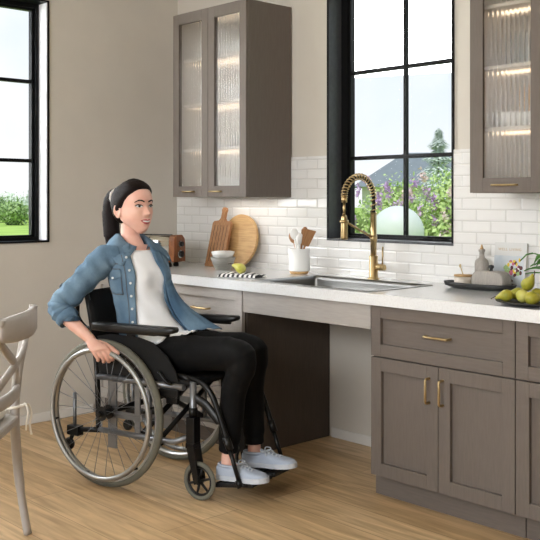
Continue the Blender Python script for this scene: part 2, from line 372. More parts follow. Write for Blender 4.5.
# ================================================================== base cabinets
def shaker(name, parent, x0, x1, z0, z1, yf, st=.055, th=.0215, mt='cabinet', rec=.017, bead=True):
    # five-piece front: stiles and rails proud of a recessed panel
    mb = MB()
    mb.box(x0, x0+st, yf, yf+th, z0, z1, .0015).box(x1-st, x1, yf, yf+th, z0, z1, .0015)
    mb.box(x0+st, x1-st, yf, yf+th, z0, z0+st, .0015).box(x0+st, x1-st, yf, yf+th, z1-st, z1, .0015)
    mb.box(x0+st-.004, x1-st+.004, yf+rec, yf+th-.002, z0+st-.004, z1-st+.004)
    return mb.build(name, mt, parent)
def bar_pull(parent, p0, p1, out=.028, r=.0052):
    p0 = Vector(p0); p1 = Vector(p1); d = (p1-p0).normalized(); o = Vector((0, -out, 0))
    mb = MB().tube(smooth_path([p0, p0+o*.75, p0+o+d*.008], 4)+[p1+o-d*.008]+smooth_path([p1+o-d*.008, p1+o*.75, p1], 4)[1:], r, 10)
    return mb.build('handle', 'brass', parent, 'brass bar pull')
YF = -.63
# cabinet with one wide drawer over two doors
c = empty('base_cabinet', (0, 0, 0), 0, 'taupe base cabinet with one wide drawer over a pair of doors', 'cabinet')
MB().box(2.180, 2.885, -.608, -.02, .10, .828, .001).build('carcass', 'cabinet_v', c)
MB().box(2.150, 2.885, -.560, -.02, 0, .10).build('toe_kick', 'cabinet', c)
d = shaker('drawer', c, 2.1815, 2.8825, .612, .826, YF, .052)
bar_pull(d, (2.477, YF, .725), (2.594, YF, .725))
d1 = shaker('door', c, 2.1815, 2.5315, .104, .606, YF, .056, mt='cabinet_v'); bar_pull(d1, (2.490, YF, .458), (2.490, YF, .556))
d2 = shaker('door', c, 2.5345, 2.8825, .104, .606, YF, .056, mt='cabinet_v'); bar_pull(d2, (2.557, YF, .458), (2.557, YF, .556))
c = empty('base_cabinet', (0, 0, 0), 0, 'taupe base cabinet cut by the frame edge, below the pears', 'cabinet')
MB().box(2.887, 3.62, -.608, -.02, .10, .828, .001).build('carcass', 'cabinet_v', c)
MB().box(2.887, 3.62, -.555, -.02, 0, .10).build('toe_kick', 'cabinet', c)
d = shaker('drawer', c, 2.8865, 3.618, .612, .826, YF, .052); bar_pull(d, (3.2, YF, .725), (3.32, YF, .725))
d1 = shaker('door', c, 2.8865, 3.25, .104, .606, YF, .056, mt='cabinet_v'); bar_pull(d1, (3.21, YF, .458), (3.21, YF, .556))
d2 = shaker('door', c, 3.2535, 3.618, .104, .606, YF, .056, mt='cabinet_v'); bar_pull(d2, (3.285, YF, .458), (3.285, YF, .556))
# drawer stack left of the knee space
c = empty('drawer_cabinet', (0, 0, 0), 0, 'grey-taupe three-drawer base cabinet, glare painted into its fronts, beside the open knee space under the sink', 'cabinet')
MB().box(.642, 1.332, -.608, -.02, .10, .828, .001).build('carcass', 'cabinet_v', c)
MB().box(.642, 1.332, -.555, -.02, 0, .10).build('toe_kick', 'cabinet', c)
MB().box(1.334, 1.352, -.600, -.004, 0, .828, .001).build('side_panel', 'panel_shaded', c, 'full-height side panel facing the knee space, shade painted into its colour')
for z0, z1 in ((.608, .826), (.358, .604), (.104, .354)):
    d = shaker('drawer', c, .644, 1.345, z0, z1, YF, .052, mt='cabinet_glare'); zc = (z0+z1)/2; bar_pull(d, (.966, YF, zc), (1.098, YF, zc))
c = empty('corner_cabinet', (0, 0, 0), 0, 'grey-taupe corner base cabinet, glare painted into its fronts, against the left wall, behind the seated woman', 'cabinet')
MB().box(.003, .640, -.608, -.02, .10, .828, .001).build('carcass', 'cabinet_v', c)
MB().box(.003, .640, -.555, -.02, 0, .10).build('toe_kick', 'cabinet', c)
d = shaker('drawer', c, .02, .641, .608, .826, YF, .052, mt='cabinet_glare'); bar_pull(d, (.28, YF, .717), (.40, YF, .717))
d = shaker('door', c, .02, .641, .104, .604, YF, .056, mt='cabinet_glare'); bar_pull(d, (.59, YF, .46), (.59, YF, .556))
# apron below the sink
c = empty('apron_panel', (0, 0, 0), 0, 'grey-taupe wood grain apron rail, glare painted into its colour, below the sink, above the open knee space', 'panel')
MB().box(1.353, 2.1785, YF, -.607, .722, .828, .0015).build('front_board', 'cabinet_glare', c)
# worktop
sx0, sx1, sy0, sy1 = 1.40, 2.15, -.605, -.165
mb = MB().box(.002, sx0, -.655, -.0095, .83, .878).box(sx1, 3.62, -.655, -.0095, .83, .878).box(sx0, sx1, -.655, sy0, .83, .878).box(sx0, sx1, sy1, -.0095, .83, .878)
tag(mb.build('countertop', 'quartz'), 'long white quartz countertop running below the window', 'countertop')
# sink
s = empty('kitchen_sink', (sx0, sy0, .878), 0, 'stainless steel drop-in sink set into the white counter', 'sink')
w_, d_ = sx1-sx0, sy1-sy0
mb = MB()
def rr(x0, x1, y0, y1, z, r=.02, n=5):
    out = []
    for cx_, cy_, a0 in ((x1-r, y1-r, 0), (x0+r, y1-r, 90), (x0+r, y0+r, 180), (x1-r, y0+r, 270)):
        for k in range(n+1):
            a = radians(a0+90*k/n); out.append(Vector((cx_+r*cos(a), cy_+r*sin(a), z)))
    return out
q = .012
mb.loft([rr(-q, w_+q, -q, d_+q, .0006), rr(-q, w_+q, -q, d_+q, .003), rr(.012, w_-.012, .012, d_-.012, .003), rr(.014, w_-.014, .014, d_-.014, -.02, .018), rr(.018, w_-.018, .018, d_-.018, -.13, .03), rr(.05, w_-.05, .05, d_-.05, -.15, .05), rr(w_/2-.05, w_/2+.05, d_/2-.05, d_/2+.05, -.152, .045)], cap=False)
mb.build('basin', 'steel', s)
MB().lathe([(.045, 0), (.045, .003), (.03, .004), (.028, -.004), (.001, -.004)], 24, Matrix.Translation((w_/2, d_/2, -.152))).build('drain', 'chrome', s)
# faucet
fc = empty('kitchen_faucet', (1.748, -.105, .878), 0, 'brass pull-down spring faucet standing behind the sink', 'faucet')
MB().lathe([(.030, .0005), (.030, .006), (.024, .010), (.0225, .012), (.0225, .115), (.018, .12), (.001, .12)], 28).build('base', 'brass', fc)
MB().tube([(0, 0, .10), (0, 0, .335)], .0155, 18).build('riser_pipe', 'brass', fc)
MB().tube([(.016, 0, .062), (.055, 0, .062)], .016, 18).tube([(.055, 0, .062), (.07, 0, .062)], .0155, 18).tube([(.058, 0, .07), (.060, 0, .165)], [.0045, .004], 10).build('lever_handle', 'brass', fc)
arc = smooth_path([(0, 0, .33), (0, 0, .41), (0, -.018, .463), (0, -.065, .504), (0, -.125, .511), (0, -.18, .486), (0, -.212, .445), (0, -.218, .41)], 10)
MB().tube(arc, .0085, 12).build('hose', 'brass_dark', fc, 'black hose inside the spring')
P = [Vector(p) for p in arc]; mb = MB(); turns = 23; L_ = len(P)-1; coil = []
for i in range(turns*14+1):
    t = i/(turns*14)*L_; k = min(int(t), L_-1); p = P[k].lerp(P[k+1], t-k); tt = (P[k+1]-P[k]).normalized(); u = Vector((1, 0, 0)); v_ = tt.cross(u)
    a = 2*pi*i/14; coil.append(p+u*cos(a)*.0145+v_*sin(a)*.0145)
mb.tube(coil, .0036, 6); mb.build('spring', 'brass', fc)
MB().tube([(0, -.218, .415), (0, -.218, .385)], .014, 16).build('hose_collar', 'brass', fc)
hd = MB().tube([(0, -.218, .325), (0, -.218, .315), (0, -.218, .30), (0, -.218, .215), (0, -.218, .205)], [.010, .014, .016, .0185, .017], 18).tube([(0, -.218, .32), (0, -.218, .39)], .006, 10)
hd.build('spray_head', 'brass', fc)
MB().tube([(0, 0, .205), (0, -.205, .29)], .0058, 10).tube([(0, 0, .19), (0, 0, .22)], .0185, 18).tube([(0, -.218, .285), (0, -.218, .30)], .0215, 18).build('docking_arm', 'brass', fc)

# ================================================================== wall cabinets with ribbed glass
def ribbed_pane(x0, x1, z0, z1, y, parent, pitch=.021):
    mb = MB(); n = int((x1-x0)/pitch*10); a, b_, c_, d4 = [], [], [], []
    for i in range(n+1):
        x = x0+(x1-x0)*i/n; dy = -.0034*abs(sin(pi*(x-x0)/pitch))
        a.append(Vector((x, y+dy, z0))); b_.append(Vector((x, y+dy, z1)))
    back0 = [Vector((p.x, y+.004, z0)) for p in a]; back1 = [Vector((p.x, y+.004, z1)) for p in a]
    mb.loft([back0, a, b_, back1, back0], close=False, smooth=False)
    mb.add([a[0], b_[0], back1[0], back0[0]], [(0, 1, 2, 3)]); mb.add([a[-1], b_[-1], back1[-1], back0[-1]], [(0, 1, 2, 3)])
    o = mb.build('glass_pane', 'ribbed', parent, 'ribbed glass'); return o
def glass_door(parent, x0, x1, z0, z1, yf, st, rail_t, rail_b, hx0, hx1, hz):
    mb = MB(); th = .02
    mb.box(x0, x0+st, yf, yf+th, z0, z1, .0015).box(x1-st, x1, yf, yf+th, z0, z1, .0015)
    mb.box(x0+st, x1-st, yf, yf+th, z0, z0+rail_b, .0015).box(x0+st, x1-st, yf, yf+th, z1-rail_t, z1, .0015)
    d = mb.build('door', 'cabinet_v', parent)
    ribbed_pane(x0+st, x1-st, z0+rail_b, z1-rail_t, yf+.008, d)
    bar_pull(d, (hx0, yf, hz), (hx1, yf, hz), .022, .004)
    return d
def wall_cabinet(x0, x1, z0, z1, nsh, doors, label):
    c = empty('wall_cabinet', (0, 0, 0), 0, label, 'cabinet'); yb, yf = -.011, -.329
    mb = MB().box(x0, x0+.018, yf, yb, z0, z1, .001).box(x1-.018, x1, yf, yb, z0, z1, .001).box(x0+.018, x1-.018, yf, yb, z0, z0+.018).box(x0+.018, x1-.018, yf, yb, z1-.018, z1)
    mb.build('carcass', 'cabinet_v', c)
    il = MB(); a = .0185
    il.box(x0+a, x0+a+.003, yf+.01, yb-.004, z0+a, z1-a).box(x1-a-.003, x1-a, yf+.01, yb-.004, z0+a, z1-a).box(x0+a, x1-a, yb-.004, yb-.001, z0+a, z1-a).box(x0+a, x1-a, yf+.01, yb-.004, z0+a, z0+a+.003)
    il.build('inner_lining', 'cabinet_in', c, 'pale inner lining')
    sh = []; hh = (z1-z0-.018)/(nsh+1)
    for k in range(nsh+1):
        zz = z0+.018+hh*(k+1)
        if k < nsh: bx('shelf', 'cabinet_in', c, x0+.022, x1-.022, yf+.03, yb-.005, zz-.016, zz, .001)
        st_ = MB().box(x0+.03, x1-.03, yf+.135, yf+.15, zz-.021, zz-.017).build('light_strip', 'led', c, 'lit strip under a shelf')
    for dd in doors: glass_door(c, *dd)
    return [z0+.0215]+[z0+.018+hh*(k+1) for k in range(nsh)]
lv1 = wall_cabinet(.413, 1.062, 1.29, 2.36, 3, [(.4135, .7355, 1.291, 2.359, -.35, .055, .062, .062, .525, .615, 1.322), (.7385, 1.0615, 1.291, 2.359, -.35, .055, .062, .062, .765, .855, 1.322)],
    'taupe wall cabinet with two ribbed glass doors, left of the window')
lv2 = wall_cabinet(2.49, 3.20, 1.305, 2.36, 3, [(2.4905, 2.8435, 1.306, 2.359, -.35, .064, .062, .062, 2.607, 2.72, 1.338), (2.8465, 3.1995, 1.306, 2.359, -.35, .064, .062, .062, 2.87, 2.98, 1.338)],
    'taupe wall cabinet with ribbed glass, at right of the window')
UL = bpy.data.lights.new('under_cabinet_light', 'AREA'); UL.shape = 'RECTANGLE'; UL.size = .5; UL.size_y = .03; UL.energy = .5; UL.color = (1, .93, .84)
uo = bpy.data.objects.new('under_cabinet_light', UL); COL.objects.link(uo); uo.location = (.76, -.10, 1.285)
# crockery behind the glass
def bowl_mb(r, h, t=.004, foot=.5):
    return MB().lathe([(.001, .0), (r*foot, 0), (r*foot, .004), (r*.82, h*.45), (r, h), (r-t, h), (r*.8-t, h*.47), (r*.4, .010), (.001, .009)], 28)
def cup_mb(r, h): return MB().lathe([(.001, 0), (r*.8, 0), (r, h*.2), (r, h), (r-.004, h), (r-.004, h*.2), (r*.7, .006), (.001, .006)], 24)
def handle_mb(r, h): return MB().tube(smooth_path([(r-.003, 0, h*.8), (r+.018, 0, h*.78), (r+.026, 0, h*.5), (r+.016, 0, h*.25), (r-.003, 0, h*.22)], 5), .0045, 8)
def mug(loc, r, h, m_, rz, label):
    e_ = empty('mug', loc, rz, label, 'mug', 'mugs behind the ribbed glass'); cup_mb(r, h).build('body', m_, e_); handle_mb(r, h).build('handle', m_, e_)
def gthing(name, mb, m_, loc, label, cat, group=None, rot=(0, 0, 0)):
    o = mb.build(name, m_); o.location = loc; o.rotation_euler = rot; return tag(o, label, cat, group)
E_ = .0008
mug((.55, -.17, lv1[0]+E_), .042, .10, 'ceramic_white', 2.6, 'white mug on the bottom shelf behind the first glass door')
mug((.66, -.16, lv1[0]+E_), .042, .10, 'ceramic_grey', 2.9, 'grey mug on the bottom shelf behind the first glass door')
gthing('bowl', bowl_mb(.075, .065), 'ceramic_white', (.845, -.17, lv1[0]+E_), 'white bowl on the bottom shelf behind the second glass door', 'bowl')
gthing('vase', MB().lathe([(.001, 0), (.04, 0), (.055, .05), (.05, .1), (.025, .14), (.03, .16), (.026, .16), (.02, .14), (.001, .13)], 24), 'mug_clay', (.98, -.17, lv1[0]+E_), 'small clay vase on the bottom shelf of the left wall cabinet', 'vase')
for k in range(3): gthing('dinner_plate', MB().lathe([(.001, 0), (.05, 0), (.09, .012), (.09, .015), (.05, .004), (.001, .004)], 28), 'ceramic_white', (.58, -.17, lv1[1]+E_+k*.0056), 'white plate in the stack behind ribbed glass, second shelf up', 'plate', 'stacked plates in the left wall cabinet')
gthing('bowl', bowl_mb(.07, .06), 'ceramic_grey', (.87, -.17, lv1[1]+E_), 'grey bowl on the second shelf behind the second glass door', 'bowl')
gthing('jar', MB().lathe([(.001, 0), (.04, 0), (.045, .01), (.045, .11), (.03, .125), (.03, .14), (.001, .14)], 24), 'ceramic_white', (.58, -.17, lv1[2]+E_), 'tall white jar on the third shelf of the left wall cabinet', 'jar')
mug((.83, -.18, lv1[2]+E_), .042, .09, 'ceramic_white', 2.8, 'white mug on the third shelf behind the second glass door')
mug((.95, -.16, lv1[2]+E_), .042, .09, 'mug_clay', 2.8, 'clay mug on the third shelf behind the second glass door')
gthing('pitcher', MB().lathe([(.001, 0), (.05, 0), (.06, .05), (.045, .13), (.05, .17), (.045, .17), (.04, .13), (.05, .05), (.001, .01)], 24), 'ceramic_white', (.58, -.17, lv1[3]+E_), 'white pitcher on the top shelf of the left wall cabinet', 'pitcher')
gthing('bowl', bowl_mb(.09, .07), 'ceramic_white', (.88, -.17, lv1[3]+E_), 'white bowl on the top shelf behind the second glass door', 'bowl')
for k in range(3): gthing('cup', cup_mb(.034, .05), 'ceramic_white', (2.79, -.17, lv2[0]+E_+k*.0505), 'white cup in the short stack on the right wall cabinet, bottom shelf', 'cup', 'stacked cups in the right wall cabinet')
for k in range(2):
    gthing('goblet', MB().lathe([(.001, 0), (.03, 0), (.03, .003), (.005, .008), (.005, .06), (.03, .09), (.034, .14), (.032, .14), (.028, .09), (.001, .068)], 20), 'glass', (2.60+.09*k, -.17, lv2[0]+E_), 'clear stemmed glass on the bottom shelf behind ribbed glass', 'glass', 'stemmed glasses in the right wall cabinet')
gthing('bowl', bowl_mb(.055, .065, .004, .7), 'ceramic_white', (2.585, -.2, lv2[1]+E_), 'white bowl on the second shelf of the right wall cabinet, by the door edge', 'bowl')
gthing('bowl', bowl_mb(.05, .06, .004, .7), 'ceramic_white', (2.70, -.2, lv2[1]+E_), 'white bowl beside a wooden board, right wall cabinet', 'bowl')
gthing('serving_board', MB().box(-.11, .11, -.008, .008, 0, .19, .004), 'wood_light', (2.72, -.045, lv2[1]+E_), 'pale wooden board standing inside the right wall cabinet', 'board', rot=(.09, 0, 0))
gthing('jar', MB().lathe([(.001, 0), (.045, 0), (.05, .01), (.05, .12), (.035, .13), (.035, .15), (.001, .15)], 24), 'ceramic_grey', (2.63, -.16, lv2[2]+E_), 'grey jar on the third shelf of the right wall cabinet', 'jar')
gthing('bowl', bowl_mb(.075, .07), 'ceramic_white', (2.78, -.17, lv2[2]+E_), 'white bowl on the third shelf of the right wall cabinet', 'bowl')

# ================================================================== things on the counter
CT = .878+.0006
# toaster
t_ = empty('toaster', (.082, -.50, CT), radians(22), 'chrome long-slot toaster with brown wood end, in the counter corner', 'toaster')
def toaster_prof(x, g=0):
    out = []
    for y, z in ((.0, .03), (0, .155), (.006, .178), (.025, .188), (.092, .188), (.122, .165), (.13, .13), (.13, .03)): out.append(Vector((x, y+(g if y < .06 else -g), z-(g if z > .1 else -g))))
    return out
MB().loft([toaster_prof(.02, .003), toaster_prof(.345, .003)]).build('body', 'chrome', t_)
ee = MB().loft([toaster_prof(.345), toaster_prof(.38)], smooth=False).build('end_panel', 'wood_toaster', t_, 'brown wood end panel')
MB().loft([toaster_prof(-.01), toaster_prof(.02)], smooth=False).build('end_panel', 'wood_toaster', t_, 'brown wood end panel')
bx('base_rail', 'wood_toaster', t_, .02, .345, -.002, .132, .028, .06, .002)
for i, yy in enumerate((.05, .075, .125, .15)):
    pass
mb = MB()
for k in range(4): mb.box(.045+.072*k, .105+.072*k, .038, .082, .186, .1905, .001)
mb.build('slot', 'plastic_black', t_)
for zz, rr_ in ((.135, .016), (.075, .021)):
    k = MB().tube([(.380, .065, zz), (.386, .065, zz)], rr_*1.15, 20).build('dial_ring', 'chrome', t_)
    MB().tube([(.386, .065, zz), (.402, .065, zz)], [rr_*.95, rr_*.85], 18).box(.400, .405, .063, .067, zz, zz+rr_*.8).build('knob', 'plastic_black', t_)
for x in (.06, .33):
    for y in (.025, .105): MB().tube([(x, y, 0), (x, y, .012), (x, y, .03)], [.016, .018, .010], 14).build('foot', 'plastic_black', t_)
# cutting boards leaning on the tiles
cb = empty('cutting_board', (.56, -.155, CT), 0, 'rectangular brown wooden cutting board with handle, leaning on the tiles', 'cutting board')
mb = MB(); pts = [(-.082, .0), (.082, 0), (.082, .262), (.072, .275), (.03, .28), (.016, .295), (.015, .33), (.02, .345), (.01, .36), (-.01, .36), (-.02, .345), (-.015, .33), (-.016, .295), (-.03, .28), (-.072, .275), (-.082, .262)]
R = Matrix.Rotation(radians(90-14), 4, 'X')
mb.prism(pts, -.009, .009, R)
mb.build('board', 'wood_mid', cb)
g = MB()
for k in range(5): g.box(-.056+.028*k-.002, -.056+.028*k+.002, .03, .25, .0088, .0096, 0, R)
g.build('groove', 'stem_brown', cb, 'row of shallow cut grooves')
rb = MB(); R2 = Matrix.Rotation(radians(90-10), 4, 'X')
ring = [(.155*cos(2*pi*k/56), .155+.155*sin(2*pi*k/56)) for k in range(56)]
rb.prism(ring, -.009, .009, R2)
o = rb.build('cutting_board', 'wood_light'); o.location = (.675, -.085, CT+.004); tag(o, 'round pale wooden cutting board leaning on the tiles behind the bowls', 'cutting board')
# bowls
gthing('bowl', bowl_mb(.072, .072, .005, .62), 'ceramic_grey', (.765, -.262, CT), 'grey stoneware bowl in front of the cutting boards', 'bowl')
gthing('bowl', bowl_mb(.068, .05, .004, .5), 'ceramic_white', (.765, -.262, CT+.051), 'white bowl resting tilted inside the grey bowl', 'bowl', rot=(radians(-6), radians(-8), 0))
# towel + pear
mb = MB(); nx, ny = 40, 14; top = []
for j in range(ny+1):
    row = []
    for i in range(nx+1):
        x = -.11+.22*i/nx; y = -.05+.10*j/ny
        ed = min(1, min(i, nx-i)/2, min(j, ny-j)/2)
        z = (.014+.006*sin(x*60)*sin(y*30+1)+.004*noise.noise(Vector((x*30, y*30, 0))))*ed**.5+.001
        row.append(Vector((x+.006*sin(y*40), y+.01*sin(x*20), z)))
    top.append(row)
mb.loft(top, close=False)
bot = [[Vector((p.x, p.y, 0)) for p in r] for r in (top[0], top[-1])]; mb.loft(bot, close=False)
TW = (1.195, -.495, CT)
o = mb.build('dish_towel', 'towel'); o.location = TW; o.rotation_euler = (0, 0, radians(18)); tag(o, 'folded black and white striped dish towel by the sink', 'towel')
def pear_mb(s_=1, bend=.0):
    prof = [(.001, -.042), (.018, -.040), (.033, -.026), (.037, -.006), (.033, .014), (.023, .034), (.016, .050), (.011, .060), (.004, .065), (.001, .066)]
    mb = MB(); n = 22; rings = []
    for r, z in prof: rings.append([Vector((r*s_*cos(2*pi*j/n)+bend*max(0, z)**2*40, r*s_*sin(2*pi*j/n), z*s_)) for j in range(n)])
    return mb.loft(rings)
def pear(loc, rot, s_, label, m_='pear', group=None, stem=True):
    e_ = empty('pear', loc, 0, label, 'pear', group); e_.rotation_euler = rot
    pear_mb(s_, .12).build('fruit', m_, e_)
    if stem: MB().tube(smooth_path([(.018*s_, 0, .062*s_), (.026*s_, 0, .076*s_), (.04*s_, .004, .09*s_)], 4), [.0016]*8+[.0022], 7).build('stem', 'stem_brown', e_)
    return e_
pear((1.18, -.495, CT+.044), (0, radians(50), radians(200)), .72, 'single pale green pear lying on the striped towel', 'pear_light', None)
# utensil crock
CR = Vector((1.245, -.13, CT))
c = empty('utensil_crock', CR, 0, 'white cylindrical utensil crock with a wooden base ring', 'crock')
MB().lathe([(.001, .014), (.055, .014), (.0575, .018), (.0575, .134), (.0545, .134), (.0535, .02), (.001, .02)], 36).build('pot', 'ceramic_white', c)
MB().lathe([(.001, 0), (.048, 0), (.051, .004), (.051, .014), (.001, .014)], 36).build('base_ring', 'wood_light', c, 'pale wooden base')
def utensil(name, mb, m_, base, tip, label):
    b_, t2 = Vector(base), Vector(tip); o = mb.build(name, m_); z_ = (t2-b_).normalized(); y_ = Vector((-.8, .6, 0)); x_ = y_.cross(z_).normalized(); y_ = z_.cross(x_)
    o.matrix_world = Matrix.Translation(CR+b_) @ Matrix((x_, y_, z_)).transposed().to_4x4(); return tag(o, label, 'utensil')
def spoon_mb(l=.20, r=.02): 
    return MB().tube([(0, 0, 0), (0, 0, l-.05)], [.005, .006], 10).ball((0, 0, l-.022), (r, .007, .032), 16, 10)
Rf = .6
utensil('wooden_spoon', spoon_mb(.205, .020), 'wood_mid', (.025, .0, .022), (-.052, -.008, .215), 'dark wooden spoon leaning out the left of the crock')
utensil('serving_spoon', spoon_mb(.215, .023), 'ceramic_white', (.012, -.012, .022), (-.022, -.018, .225), 'white spoon in the crock beside the dark wooden spoon')
utensil('ladle', MB().tube(smooth_path([(0, 0, 0), (0, 0, .19), (.004, 0, .215), (.014, 0, .225), (.024, 0, .216)], 6), .006, 10), 'wood_mid', (0, .01, .022), (0, .022, .2), 'wooden hook-ended handle standing in the middle of the crock')
utensil('serving_spoon', spoon_mb(.19, .019), 'ceramic_white', (-.01, -.01, .022), (.018, -.014, .19), 'white spoon in the crock below the spatula')
utensil('spatula', MB().tube([(0, 0, 0), (0, 0, .15)], .006, 10).prism([(-.02, .14), (.02, .14), (.036, .235), (-.034, .235)], -.003, .003, Matrix.Rotation(pi/2, 4, 'X')), 'wood_mid', (-.02, .01, .022), (.058, .006, .2), 'broad slanted wooden spatula leaning right out of the crock')
# tray group beside the book
def oval(rx, ry, z, n=40, wob=.0): return [Vector((rx*cos(2*pi*k/n)*(1+wob*sin(3*k)), ry*sin(2*pi*k/n)*(1+wob*sin(5*k)), z)) for k in range(n)]
TRP = Vector((2.40, -.145, CT))
o = MB().loft([oval(.14, .055, 0), oval(.178, .082, .010, wob=.01), oval(.184, .088, .028, wob=.012), oval(.172, .076, .028, wob=.012), oval(.160, .066, .009), oval(.001, .001, .009)], cap=False).add(oval(.14, .055, 0), [tuple(range(40))]).build('slate_tray', 'slate')
o.location = TRP; tag(o, 'long oval black stone tray beside the book', 'tray')
TZ = CT+.0098
s_ = empty('sugar_bowl', (2.318, -.150, TZ), 0, 'small beige bowl with a wooden lid on the black tray', 'bowl')
MB().lathe([(.001, 0), (.036, 0), (.041, .006), (.041, .042), (.001, .042)], 28).build('body', 'ceramic_cream', s_)
MB().lathe([(.001, .0422), (.0425, .0422), (.0425, .049), (.001, .049)], 28).build('lid', 'wood_light', s_, 'pale wooden lid')
MB().tube(smooth_path([(.0, 0, .044), (-.012, .0, .075), (-.016, 0, .085)], 4), .0025, 8).ball((-.017, 0, .088), (.006, .004, .009)).build('spoon', 'brass', s_, 'small brass spoon')
s_ = empty('oil_bottle', (2.372, -.085, TZ), 0, 'tall grey stoneware bottle with a cork at the back of the tray', 'bottle')
MB().lathe([(.001, 0), (.030, 0), (.032, .006), (.032, .100), (.029, .114), (.014, .126), (.0115, .135), (.0115, .152), (.015, .154), (.015, .164), (.001, .164)], 28).build('body', 'ceramic_taupe', s_)
MB().tube([(0, 0, .1642), (0, 0, .172), (0, 0, .185)], [.009, .006, .003], 12).build('stopper', 'wood_light', s_, 'narrow pale stopper')
s_ = empty('butter_dish', (2.462, -.146, TZ), 0, 'grey stoneware butter dish with domed lid and dark knob on the tray', 'butter dish')
def arch(x, k=1, y=.042):
    return [Vector((x, y*k*cos(a), .008+.072*k**.3*max(0, sin(a))**.55)) for a in [pi*i/20 for i in range(21)]]
def arch2(y, k):
    return [Vector((.082*k*(1 if cos(a) >= 0 else -1)*abs(cos(a))**.45, y, .008+.066*k*max(0, sin(a))**.5)) for a in [pi*i/24 for i in range(25)]]
MB().loft([arch2(-.036, .93), arch2(-.033, 1), arch2(.033, 1), arch2(.036, .93)]).build('lid', 'ceramic_taupe', s_)
MB().loft([rr(-.086, .086, -.040, .040, 0, .02), rr(-.088, .088, -.042, .042, .0078, .02)]).build('dish', 'ceramic_taupe', s_)
MB().lathe([(.001, .0735), (.009, .0735), (.006, .082), (.013, .090), (.011, .098), (.001, .101)], 18).build('knob', 'slate', s_, 'dark round knob')
# cookbook standing against the tiles
bk = empty('cookbook', (2.485, -.045, CT+.0022), 0, 'pale grey cookbook with a bouquet on its cover, standing against the tiles', 'book')
R3 = Matrix.Rotation(radians(-7), 4, 'X')
bw, bh, bt = .082, .205, .022
MB().box(-bw, bw, -.003, 0, 0, bh, .0005, R3).box(-bw, bw, bt-.003, bt, 0, bh, .0005, R3).box(-bw, -bw+.003, -.003, bt, 0, bh, .0005, R3).build('cover', 'book_cover', bk)
MB().box(-bw+.003, bw-.003, 0, bt-.003, .003, bh-.003, 0, R3).build('pages', 'book_pages', bk, 'cream page block')
MB().box(-bw+.001, bw-.012, -.0034, -.0029, .003, .145, 0, R3).build('cover_photo', 'book_photo', bk, 'pale blue grey cover picture')
fb = MB(); rnd = random.Random(3)
for k in range(46):
    x = rnd.gauss(.016, .024); z = .085+rnd.gauss(0, .02); x = max(-.04, min(.058, x))
    fb.cur = 0 if x < 0 else rnd.choice([0, 1, 2, 3, 3, 4])
    if z > .1 and rnd.random() < .4: fb.cur = 1
    fb.ball(R3 @ Vector((x, -.0036, z)), (.005+.005*rnd.random(), .0008, .006+.004*rnd.random()), 10, 6, R3)
fb.build('cover_bouquet', ['leaf_deep', 'flower_yellow', 'flower_pink', 'flower_dark', 'flower_white'], bk, 'printed bouquet of flowers')
fcu = bpy.data.curves.new('cover_title', 'FONT'); fcu.body = 'WELL LIVING'; fcu.size = .0165; fcu.align_x = 'CENTER'; fcu.extrude = .0002; fcu.space_character = 1.25
to = bpy.data.objects.new('cover_title', fcu); COL.objects.link(to)
to.matrix_world = Matrix.Identity(4)
me = bpy.data.meshes.new_from_object(to.evaluated_get(bpy.context.evaluated_depsgraph_get())); bpy.data.objects.remove(to)
me.transform(R3 @ Matrix.Translation((-.004, -.0034, .168)) @ Matrix.Rotation(pi/2, 4, 'X')); me.materials.append(MATS['gold_ink'])
to = bpy.data.objects.new('cover_title', me); COL.objects.link(to); to.parent = bk; to['label'] = 'gold lettered title'
# fruit platter and pears
PL = Vector((2.900, -.50, CT))
o = MB().lathe([(.001, 0), (.09, 0), (.155, .012), (.158, .016), (.150, .016), (.088, .006), (.001, .006)], 44).build('fruit_platter', 'slate'); o.location = PL
tag(o, 'round dark platter holding pears near the counter edge', 'platter')
PZ = .034
gp = 'pears piled on the dark platter'
pear(PL+Vector((-.092, -.075, PZ)), (0, radians(84), radians(188)), .62, 'slender pear at the rim of the dark platter, neck toward the sink', 'pear', gp)
pear(PL+Vector((-.035, -.050, PZ+.001)), (0, radians(72), radians(140)), .68, 'plump yellow pear at the front of the dark platter', 'pear_light', gp)
pear(PL+Vector((.030, -.085, PZ)), (0, radians(78), radians(60)), .68, 'pear on the dark platter nearest the counter edge', 'pear', gp)
pear(PL+Vector((-.095, .010, PZ)), (0, radians(82), radians(215)), .66, 'pear at the back of the platter facing the book', 'pear', gp)
pear(PL+Vector((-.040, .000, PZ+.042)), (0, radians(-62), radians(160)), .68, 'topmost pear of the pile with a long brown stem', 'pear', gp)
pear(PL+Vector((-.025, .045, PZ)), (0, radians(80), radians(20)), .66, 'pear at the far side of the platter below the plant', 'pear', gp)
pear(PL+Vector((.045, .000, PZ)), (0, radians(76), radians(100)), .68, 'pear in the middle of the platter, partly behind the front pears', 'pear_light', gp)
# leafy plant in pot, partly out of frame
pp = empty('potted_plant', (2.81, -.17, CT), 0, 'leafy green potted plant at the right end of the counter', 'plant')
MB().lathe([(.001, 0), (.05, 0), (.065, .1), (.06, .1), (.055, .085), (.001, .085)], 28).build('pot', 'ceramic_white', pp)
mb = MB(); rnd = random.Random(11)
for k in range(34):
    a = 2*pi*k/34*3.1; ln = .10+.07*rnd.random(); up = .02+.14*rnd.random(); w_ = .019
    d = Vector((cos(a), sin(a), 0)); sd = Vector((-sin(a), cos(a), 0)); rows = []
    for i in range(7):
        t = i/6; c_ = d*(ln*t)+Vector((0, 0, .08+up*t*1.3-up*.9*t*t*t)); ww = w_*(sin(pi*min(1, t*.9+.1))**.7)
        rows.append([c_-sd*ww+Vector((0, 0, .004)), c_, c_+sd*ww+Vector((0, 0, .004))])
    mb.loft(rows, close=False)
solid(mb.build('leaves', 'leaf_bright', pp), .0012)

